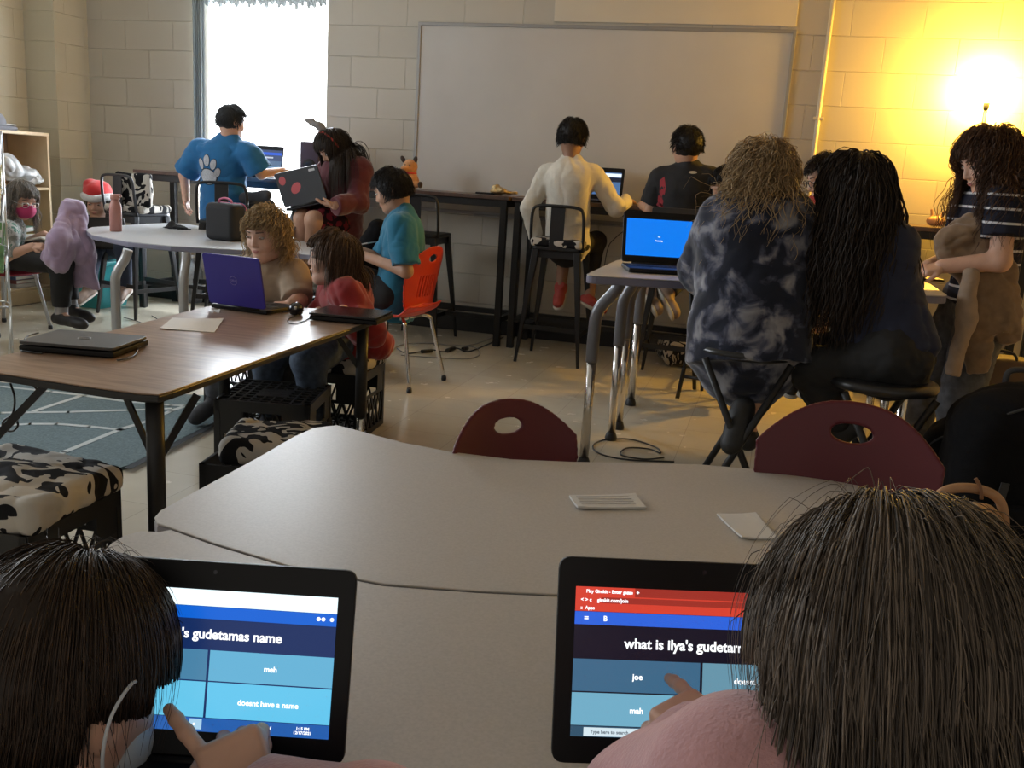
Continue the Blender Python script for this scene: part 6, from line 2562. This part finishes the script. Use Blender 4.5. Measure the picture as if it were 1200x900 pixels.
# --- girl in the maroon hoodie looking down, facing the camera
y = 5.12
hd = frame(Y(391, 172, y), (-.55, -.75, -.75), S=.98)
P = dict(neck=Y(403, 194, y + .04), chest=Y(402, 212, y + .05), pelvis=Y(398, 262, y + .16), shL=Y(424, 200, y + .02), shR=Y(384, 200, y + .10), elL=Y(420, 238, y - .05), wrL=Y(392, 241, y - .20), elR=Y(372, 225, y + .0), wrR=Y(352, 206, y - .04))
P['knL'] = Y(368, 258, y - .12)
P['knR'] = Y(355, 256, y - .02)
P['anL'] = Y(362, 315, y + .0)
P['anR'] = Y(350, 312, y + .06)
P['toL'] = Y(356, 322, y - .12)
P['toR'] = Y(343, 320, y - .06)
pr, sh_, J = person('person in a maroon hoodie and red headband, looking down at a stickered laptop', P, hd, 1.0, 'tan',
                    shirt=dict(m=m_maroon_h, e=.024, hem=.08, wr=.007, wf=24, name='hoodie', extra=[ell(Y(418, 203, y + .14), (.09, .05, .06), None, .04)]), pants=None, shoes=(m_shoe_b,),
                    hair=dict(m=H_DARK, long=True, inflate=.018, mass=[cap(Y(400, 185, y + .05), Y(412, 215, y + .10), .07, .06, .04)],
                              strands=[dict(n=1300, length=.26, seed=11, gravity=1.3, out=.05, noise=.05, r=.0019, steps=14, inflate=.022, low=-.8, line=.55, var=.2)]),
                    hands=[dict(w=P['wrL'], d=(-.9, -.15, .1), n=(.1, -.3, -.9), side=1, S=.85, curl=(.2, .2, .25, .3)), dict(w=P['wrR'], d=(-.8, -.2, -.2), n=(0, .3, 1), side=1, S=.85, curl=(.6, .6, .7, .7))], face=True, seed=11)
sdf_obj('skirt', [cap(J['pelvis'] + V(0, 0, .06), (J['knL'] + J['hipL']) / 2 + V(0, 0, .0), .115, .100, .05), cap(J['pelvis'], J['knR'] * .7 + J['hipR'] * .3, .10, .078, .04), cap(J['pelvis'], J['knL'] * .75 + J['hipL'] * .25, .10, .08, .04)], m_plaid, pr, .007, (.006, 30, 3))
g = G()
g.tube([hd['c'] + .102 * (hd['r'] * math.cos(a) * .88 + hd['u'] * (math.sin(a) + .08)) + hd['f'] * .015 for a in [PI * i / 16 for i in range(17)]], .006, n=8)
g.build('headband', mat('headband_red', (.45, .04, .03), .6), pr, world=True)
bwp = Y(371, 146, y - .02)
sdf_obj('hair_bow', [ell(bwp, (.045, .02, .018), None, .01), ell(bwp + V(-.045, 0, .022), (.030, .012, .014), None, .02), ell(bwp + V(.030, 0, -.02), (.030, .018, .020), None, .02)], mat('bow_grey', (.22, .20, .19), .9), pr, .004, (.004, 70, 3))

# --- boy in teal on the orange chair, profile to the left
y = 4.50
hd = frame(Y(460, 222, y), (-1, -.12, -.42), S=1.0)
P = dict(neck=Y(472, 253, y), chest=Y(473, 280, y), pelvis=V(-1.87, 4.50, .475), shL=Y(470, 266, y - .14), shR=Y(468, 262, y + .14), elL=Y(476, 318, y - .19), wrL=Y(428, 300, y - .12), elR=Y(450, 305, y + .12), wrR=Y(420, 293, y + .05))
P['hipL'] = V(-1.88, 4.42, .465)
P['hipR'] = V(-1.88, 4.58, .465)
P['knL'] = V(-2.16, 4.42, .52)
P['knR'] = V(-2.16, 4.60, .52)
P['anL'] = V(-2.18, 4.42, .14)
P['anR'] = V(-2.18, 4.60, .14)
P['toL'] = V(-2.31, 4.42, .05)
P['toR'] = V(-2.31, 4.60, .05)
pr, sh_, J = person('person in a teal blue tee on the orange chair, profile turned left, holding a paper', P, hd, 1.0, 'tan',
                    shirt=dict(m=m_teal_tee, e=.020, up=.88, hem=.14, wr=.006, wf=22), pants=dict(m=m_black_cl, e=.014), shoes=(m_shoe_b,),
                    hair=dict(m=H_BLACK, inflate=.013, strands=[dict(n=2400, inflate=.015, loft=.13, length=.045, seed=12, gravity=.6, out=.35, low=-.35, r=.0016, steps=7, comb=(.25, 0, 0))]),
                    hands=[dict(w=P['wrL'], d=(-1, .1, .1), n=(0, -.6, .8), side=-1, S=.82, curl=(.5, .5, .55, .6)), dict(w=P['wrR'], d=(-1, 0, .1), n=(0, .5, .8), side=1, S=.82, curl=(.4, .5, .55, .6))], face=True, seed=12)
decal('back_print', sh_, [ellipse(0, 0, .016, .040, .2), ellipse(-.012, -.055, .020, .018)], (-1, .0, 0), lambda a, b: Y(490, 306, y) + V(.3, a - .03, b), mat('print_cream', (.50, .42, .33), .8), pr, label='pale print on the back')
gp = Y(421, 287, y - .06)
g = G()
g.box((0, 0, 0), (.15, .11, .004), R=np.array([[.96, 0, -.25], [0, 1, 0], [.25, 0, .96]]))
o = g.build('note_pad', m_paper, bevel=.001)
o.location = Vector(gp)
tag(o, 'white folded paper in the hands of the person in teal', 'paper')
bj = empty('backpack', tuple(Y(428, 330, 4.78) * V(1, 1, 0)), 0, 'black padded bag leaning behind the knees of the person in teal', 'backpack')
sdf_obj('pack_body', [cap(Y(424, 318, 4.80), Y(444, 272, 4.84), .105, .065, .04), cap(Y(414, 322, 4.80), Y(432, 340, 4.80), .09, .12, .05), cap(Y(430, 345, 4.80), Y(430, 345, 4.80) * V(1, 1, 0) + V(0, 0, .12), .12, .12, .05)], m_nylon, bj, .009, (.008, 16, 2))

# --- curly blond child facing the camera
y = 3.42
hd = frame(Y(313, 273, y), (-.12, -1, -.22), S=1.0)
P = dict(neck=Y(314, 312, y + .05), chest=Y(318, 335, y + .07), pelvis=V(-2.06, 3.58, .39), shL=Y(344, 322, y + .06), shR=Y(284, 320, y + .05), elL=Y(350, 352, y - .02), wrL=Y(340, 357, y - .17), elR=Y(284, 356, y), wrR=Y(306, 360, y - .17))
P['knL'] = V(-1.88, 3.30, .36)
P['knR'] = V(-2.18, 3.34, .34)
P['anL'] = V(-1.84, 3.33, .10)
P['anR'] = V(-2.20, 3.37, .10)
P['toL'] = V(-1.83, 3.22, .05)
P['toR'] = V(-2.22, 3.26, .05)
person('child with curly blond hair and a tan tee typing on the violet blue laptop', P, hd, 1.0, 'light',
       shirt=dict(m=m_tan_tee, e=.016, up=.98, hem=.06, wr=.005, wf=26), pants=dict(m=m_denim_g, len=1.9), shoes=(m_dgrey,),
       hair=dict(m=H_BLOND, inflate=.010, collide=False, rough=.004, strands=[dict(n=1000, length=.105, seed=13, gravity=.50, out=.35, curl=(.010, 85), noise=.25, r=.0021, steps=15, inflate=.017, low=-.70, line=.30, var=.35),
                                                         dict(n=160, length=.055, seed=131, gravity=.5, out=.4, curl=(.008, 80), noise=.25, r=.0018, steps=10, inflate=.018, low=.3, line=.9, comb=(.9, 0, 0))]),
       hands=[dict(w=P['wrL'], d=(-.5, -.7, .0), n=(0, -.1, 1), side=1, S=.85, curl=(.35, .35, .4, .45)), dict(w=P['wrR'], d=(.3, -.8, .0), n=(0, -.1, 1), side=-1, S=.85, curl=(.35, .35, .4, .45))], face=True, seed=13)

# --- child in the red sweater, profile to the left
y = 3.36
hd = frame(Y(392, 302, y), (-1, -.42, .02), S=1.0)
P = dict(neck=Y(398, 333, y + .05), chest=Y(404, 358, y + .08), pelvis=V(-1.70, 3.48, .43), shL=Y(406, 345, y - .07), shR=Y(392, 344, y + .20), elL=Y(432, 388, y - .06), wrL=Y(402, 364, y - .16), elR=Y(382, 372, y + .15), wrR=Y(374, 366, y - .02))
P['hipL'] = V(-1.66, 3.42, .42)
P['hipR'] = V(-1.78, 3.50, .42)
P['knL'] = V(-1.66, 3.16, .36)
P['knR'] = V(-1.86, 3.20, .36)
P['anL'] = V(-1.64, 3.20, .10)
P['anR'] = V(-1.86, 3.22, .10)
P['toL'] = V(-1.66, 3.09, .05)
P['toR'] = V(-1.88, 3.11, .05)
person('child in a red sweater with chin-length brown hair, profile turned left, seated on a crate', P, hd, .98, 'light',
       shirt=dict(m=m_red_sw, e=.026, hem=.08, wr=.008, wf=22, name='sweater', fore=.86, extra=[ell(Y(438, 402, y + .1), (.08, .08, .07), None, .05)]), pants=dict(m=m_denim, e=.014), shoes=(m_dgrey,),
       hair=dict(m=H_BROWN, long=False, inflate=.015, strands=[dict(n=1500, length=.125, seed=14, gravity=.9, out=.2, noise=.08, r=.0018, steps=12, inflate=.018, low=-.5, line=.25, var=.12),
                                                  dict(n=260, length=.06, seed=141, gravity=.6, out=.1, noise=.1, r=.0016, steps=8, inflate=.014, low=.35, line=.9, comb=(.9, 0, 0))]),
       hands=[dict(w=P['wrL'], d=(-.4, -.9, .0), n=(0, -.1, 1), side=1, S=.8, curl=(.5, .5, .55, .6))], face=True, seed=14)

# --- child in the Santa hat
y = 5.50
hd = frame(Y(116, 238, y), (.30, -1, -.12), S=1.0)
P = dict(neck=Y(112, 262, y + .03), chest=Y(112, 274, y + .06), pelvis=V(-4.70, 5.66, .42), shL=Y(132, 270, y + .02), shR=Y(94, 270, y + .02), elL=Y(140, 288, y - .05), wrL=Y(132, 276, y - .22), elR=Y(86, 288, y - .05), wrR=Y(98, 276, y - .22))
P['knL'] = Y(146, 290, y - .18)
P['knR'] = Y(110, 292, y - .16)
P['anL'] = Y(147, 338, 5.36)
P['anR'] = Y(104, 340, 5.30)
P['toL'] = off(P['anL'], .04, -.13, -.05)
P['toR'] = off(P['anR'], .02, -.13, -.05)
pr, sh_, J = person('child in a red Santa hat sitting in the corner behind a black laptop', P, hd, 1.0, 'light',
                    shirt=dict(m=m_dgrey, e=.016), pants=dict(m=mat('navy_jeans', (.025, .035, .065), .85, noise=(30, .2))), shoes=(m_shoe_t, m_sole),
                    hair=dict(m=H_DARK, inflate=.010, strands=[dict(n=500, length=.05, seed=15, gravity=.6, out=.3, low=-.2, line=.45, r=.0016, steps=6)]), face=True, seed=15)
u_, f_, r_ = hd['u'], hd['f'], hd['r']
c = hd['c']
sdf_obj('santa_hat', [ell(c + u_ * .075, (.088, .096, .075), None, .02), cap(c + u_ * .11 - r_ * .03, c + u_ * .125 + r_ * .055, .040, .030, .03), cap(c + u_ * .125 + r_ * .055, c + u_ * .085 + r_ * .095 - f_ * .03, .030, .022, .03)], mat('santa_red', (.55, .02, .02), .9, sheen=.4), pr, .005, (.004, 40, 2))
g = G()
g.tube([c + u_ * (.048 + .018 * math.cos(a + PI / 2 * 0) * -1 * 0) + (r_ * math.cos(a) * .088 + f_ * math.sin(a) * .102) + u_ * .006 * math.sin(a * 3) for a in [2 * PI * i / 28 for i in range(28)]], .024, n=10, closed=True)
g.build('hat_trim', mat('fur_white', (.62, .62, .62), .95, sheen=.6, bump=(120, .8)), pr, world=True)

# --- masked girl reading at the left
y = 4.58
hd = frame(Y(25, 232, y), (1, -.30, -.42), S=1.0)
P = dict(neck=Y(12, 258, y), chest=Y(6, 280, y), pelvis=V(-4.46, 4.58, .475), shL=Y(6, 266, y + .14), shR=Y(8, 272, y - .14), elL=Y(24, 288, y + .14), wrL=Y(52, 275, y + .06), elR=Y(4, 302, y - .16), wrR=Y(38, 289, y - .12))
P['hipL'] = V(-4.42, 4.66, .46)
P['hipR'] = V(-4.42, 4.50, .46)
P['knL'] = Y(76, 302, y + .08)
P['knR'] = Y(72, 308, y - .08)
P['anL'] = Y(84, 362, 4.66)
P['anR'] = Y(72, 372, 4.50)
P['toL'] = Y(104, 372, 4.62)
P['toR'] = Y(96, 380, 4.46)
pr, sh_, J = person('person in a pink face mask and glasses reading a small book at the left', P, hd, 1.0, 'light',
                    shirt=dict(m=ramp_mat('grey_print', [(0, (.25, .28, .26)), (.5, (.45, .46, .44)), (.6, (.10, .20, .16))], 20, distortion=1), e=.018, up=.9, hem=.06), pants=dict(m=m_black_leg, e=.014, len=1.80), shoes=(m_shoe_b,), socks=mat('sock_grey', (.32, .32, .33), .9),
                    hair=dict(m=hair_mat('hair_grey_brown', (.10, .085, .07), (.25, .22, .19)), long=True, inflate=.014, strands=[dict(n=900, length=.16, seed=16, gravity=.8, out=.25, curl=(.005, 60), noise=.25, r=.0016, steps=12, low=-.8, line=.35)]),
                    hands=[dict(w=P['wrL'], d=(1, -.1, .0), n=(0, .3, 1), side=-1, S=.85, curl=(.4, .45, .5, .5)), dict(w=P['wrR'], d=(1, .3, .05), n=(0, -.6, .8), side=1, S=.85, curl=(.4, .45, .5, .5))], face=True, seed=16)
glasses(hd, pr, m_alu)


def face_mask(H, root, m, loop=None, wrap=1.0):
    c, f, u, r, S = H['c'], H['f'], H['u'], H['r'], H['S']
    R = np.array([r, f, u]).T
    prims = [ell(c + S * (.052 * f - .048 * u), V(.060, .060, .052) * S * wrap, R, .01),
             ell(c + S * (.095 * f - .035 * u), V(.018, .018, .026) * S, R, .02),
             ell(c + S * (-.06 * f + .0 * u), V(.2, .105, .2) * S, R, .004, -1),
             rbx(c + S * (.05 * f + .06 * u), V(.12, .12, .058) * S, .004, R, .004, -1)]
    o = sdf_obj('face_mask', prims, m, root, .0035)
    for sx in (-1, 1):
        g = G()
        p = [c + S * (sx * .055 * r + .055 * f - .018 * u), c + S * (sx * .072 * r + .02 * f + .005 * u), c + S * (sx * .090 * r - .012 * f + .020 * u), c + S * (sx * .094 * r - .030 * f - .005 * u), c + S * (sx * .086 * r - .015 * f - .045 * u),
             c + S * (sx * .055 * r + .04 * f - .075 * u)]
        g.tube(smooth_path(p, 6), .0016, n=6)
        g.build('ear_loop', loop or m, o, world=True)
    return o


face_mask(hd, pr, mat('mask_pink', (.42, .03, .12), .8))
bkp = Y(58, 283, y - .02)
g = G()
for s in (-1, 1):
    g.cur = 0
    g.box((s * .055, 0, .012), (.11, .15, .010), R=np.array([[math.cos(.25 * s), 0, -math.sin(.25 * s) * -1], [0, 1, 0], [-math.sin(.25 * s), 0, math.cos(.25 * s)]]))
o = g.build('open_book', mat('book_page', (.50, .47, .40), .8), bevel=.002)
o.location = Vector(bkp) + Vector((0, 0, .0))
tag(o, 'small open book in the hands of the masked person at the left', 'book')
bl = empty('blanket', tuple(Y(85, 300, y)), 0, 'lilac fleece blanket draped over the knees of the masked person', 'blanket')
m_lil = mat('lilac_fleece', (.34, .25, .37), .95, noise=(18, .12), bump=(200, .4), sheen=.5)
sdf_obj('fleece', [cap(Y(84, 244, y + .02), Y(74, 282, y - .10), .055, .075, .04), cap(Y(92, 246, y + .04), Y(100, 300, y), .045, .060, .04), cap(Y(98, 290, y), Y(102, 338, y + .02), .065, .085, .04, flat=(V(0, 1, 0), .5), cb=True),
                   cap(Y(66, 288, y - .14), Y(58, 302, y - .15), .055, .05, .04), cap(Y(72, 286, y - .12), Y(70, 312, y - .14), .065, .05, .04)], m_lil, bl, .007, (.011, 24, 3))


# ================================================================== FOREGROUND CHILDREN, seen from behind
# --- left: dark brown hair, ear, white mask, hand raised to the screen
s0 = .81
hc = at_s(64, 792, s0)
hd = frame(hc, (.16, 1, -.42), S=1.07)
P = dict(neck=off(hc, -.02, -.06, -.115), chest=off(hc, -.05, -.12, -.22), pelvis=off(hc, -.08, -.20, -.46), shL=off(hc, -.20, -.04, -.17), shR=off(hc, .115, -.09, -.175),
         elL=off(hc, -.24, .10, -.22), wrL=off(hc, -.10, .22, -.10), elR=at_s(430, 990, .715), wrR=at_s(292, 952, .79))
P['wrL'][2] = .60
P['elL'][2] = .56
kid, sh_, J = person('child in the left foreground with dark brown hair and white face mask', P, hd, 1.0, 'light', legs=False,
                     shirt=dict(m=m_pinkh, e=.016, fore=.90, hem=.05, name='hoodie', h=.006, wr=.003), hair=None, h=.006, hh=.003, handh=.0016,
                     hands=[dict(w=P['wrR'], d=A @ V(-.40, .78, -.44), n=A @ V(0, .50, .85), side=-1, S=.95, spread=.10, idir=A @ V(-.68, .70, -.20), curl=(.12, 1.45, 1.5, 1.5), thumb=.5)], seed=21)
build_hair(hd, kid, dict(m=H_FGD, inflate=.010, long=True, ear=[1], h=.004, rough=.001, collide=True, cr=.62,
                         strands=[dict(clear=[(-.035, .12, -.2, -.012, .035, .2), (-.075, -.034, -.2, -.055, .040, .2), (.02, .12, -.2, .010, .035, .2)], n=14000, length=.24, seed=22, gravity=.75, out=.02, noise=.025, r=.00060, steps=16, inflate=.013, low=-.6, line=.22, var=.10, loft=.03, whorl=(.25, .95, -.1), taper=.6),
                                  dict(n=200, length=.10, seed=23, gravity=.3, out=.35, noise=.12, r=.0003, steps=12, inflate=.016, low=-.2, line=.3, var=.4, loft=.10)]), J, 22)
face_mask(hd, kid, mat('mask_white', (.50, .54, .58), .85))

# --- right: ash brown hair, pulled back, ear on the left side
s1 = .60
hc = at_s(1052, 784, s1)
hd = frame(hc, (-.22, 1, -.50), S=1.02)
P = dict(neck=off(hc, .015, -.07, -.11), chest=off(hc, .02, -.12, -.20), pelvis=off(hc, .03, -.18, -.44), shL=at_s(862, 935, .585), shR=off(hc, .165, -.02, -.15),
         elL=at_s(775, 960, .66), wrL=at_s(838, 868, .775), elR=off(hc, .24, .12, -.22), wrR=off(hc, .10, .25, -.18))
P['wrR'][2] = .60
P['elR'][2] = .56
kid, sh_, J = person('child in the right foreground with ash brown hair and pink top', P, hd, 1.0, 'light', legs=False,
                     shirt=dict(m=m_pinkh, e=.016, fore=.80, hem=.05, name='hoodie', h=.006, wr=.002), hair=None, h=.006, hh=.003, handh=.0016,
                     hands=[dict(w=P['wrL'], d=at_s(782, 824, .83) - P['wrL'], n=nrm(V(.2, -.5, .85)), side=1, S=.85, curl=(.12, 1.0, 1.05, 1.05), thumb=.5)], seed=24)
build_hair(hd, kid, dict(m=H_GREYB, inflate=.012, long=True, ear=[-1], h=.004, rough=.0015, collide=True, cr=.62,
                         strands=[dict(clear=[(-.02, .12, -.2, -.005, -.2, -.045)], n=15000, length=.27, seed=25, gravity=.70, out=.03, noise=.035, r=.00060, steps=17, inflate=.016, low=-.65, line=.25, var=.12, loft=.05, whorl=(.55, .85, -.05), taper=.5, curl=(.0015, 25)),
                                  dict(n=420, length=.13, seed=26, gravity=.2, out=.5, noise=.16, r=.00028, steps=14, inflate=.020, low=-.3, line=.3, var=.5, loft=.16, whorl=(.5, .85, -.05))]), J, 25)
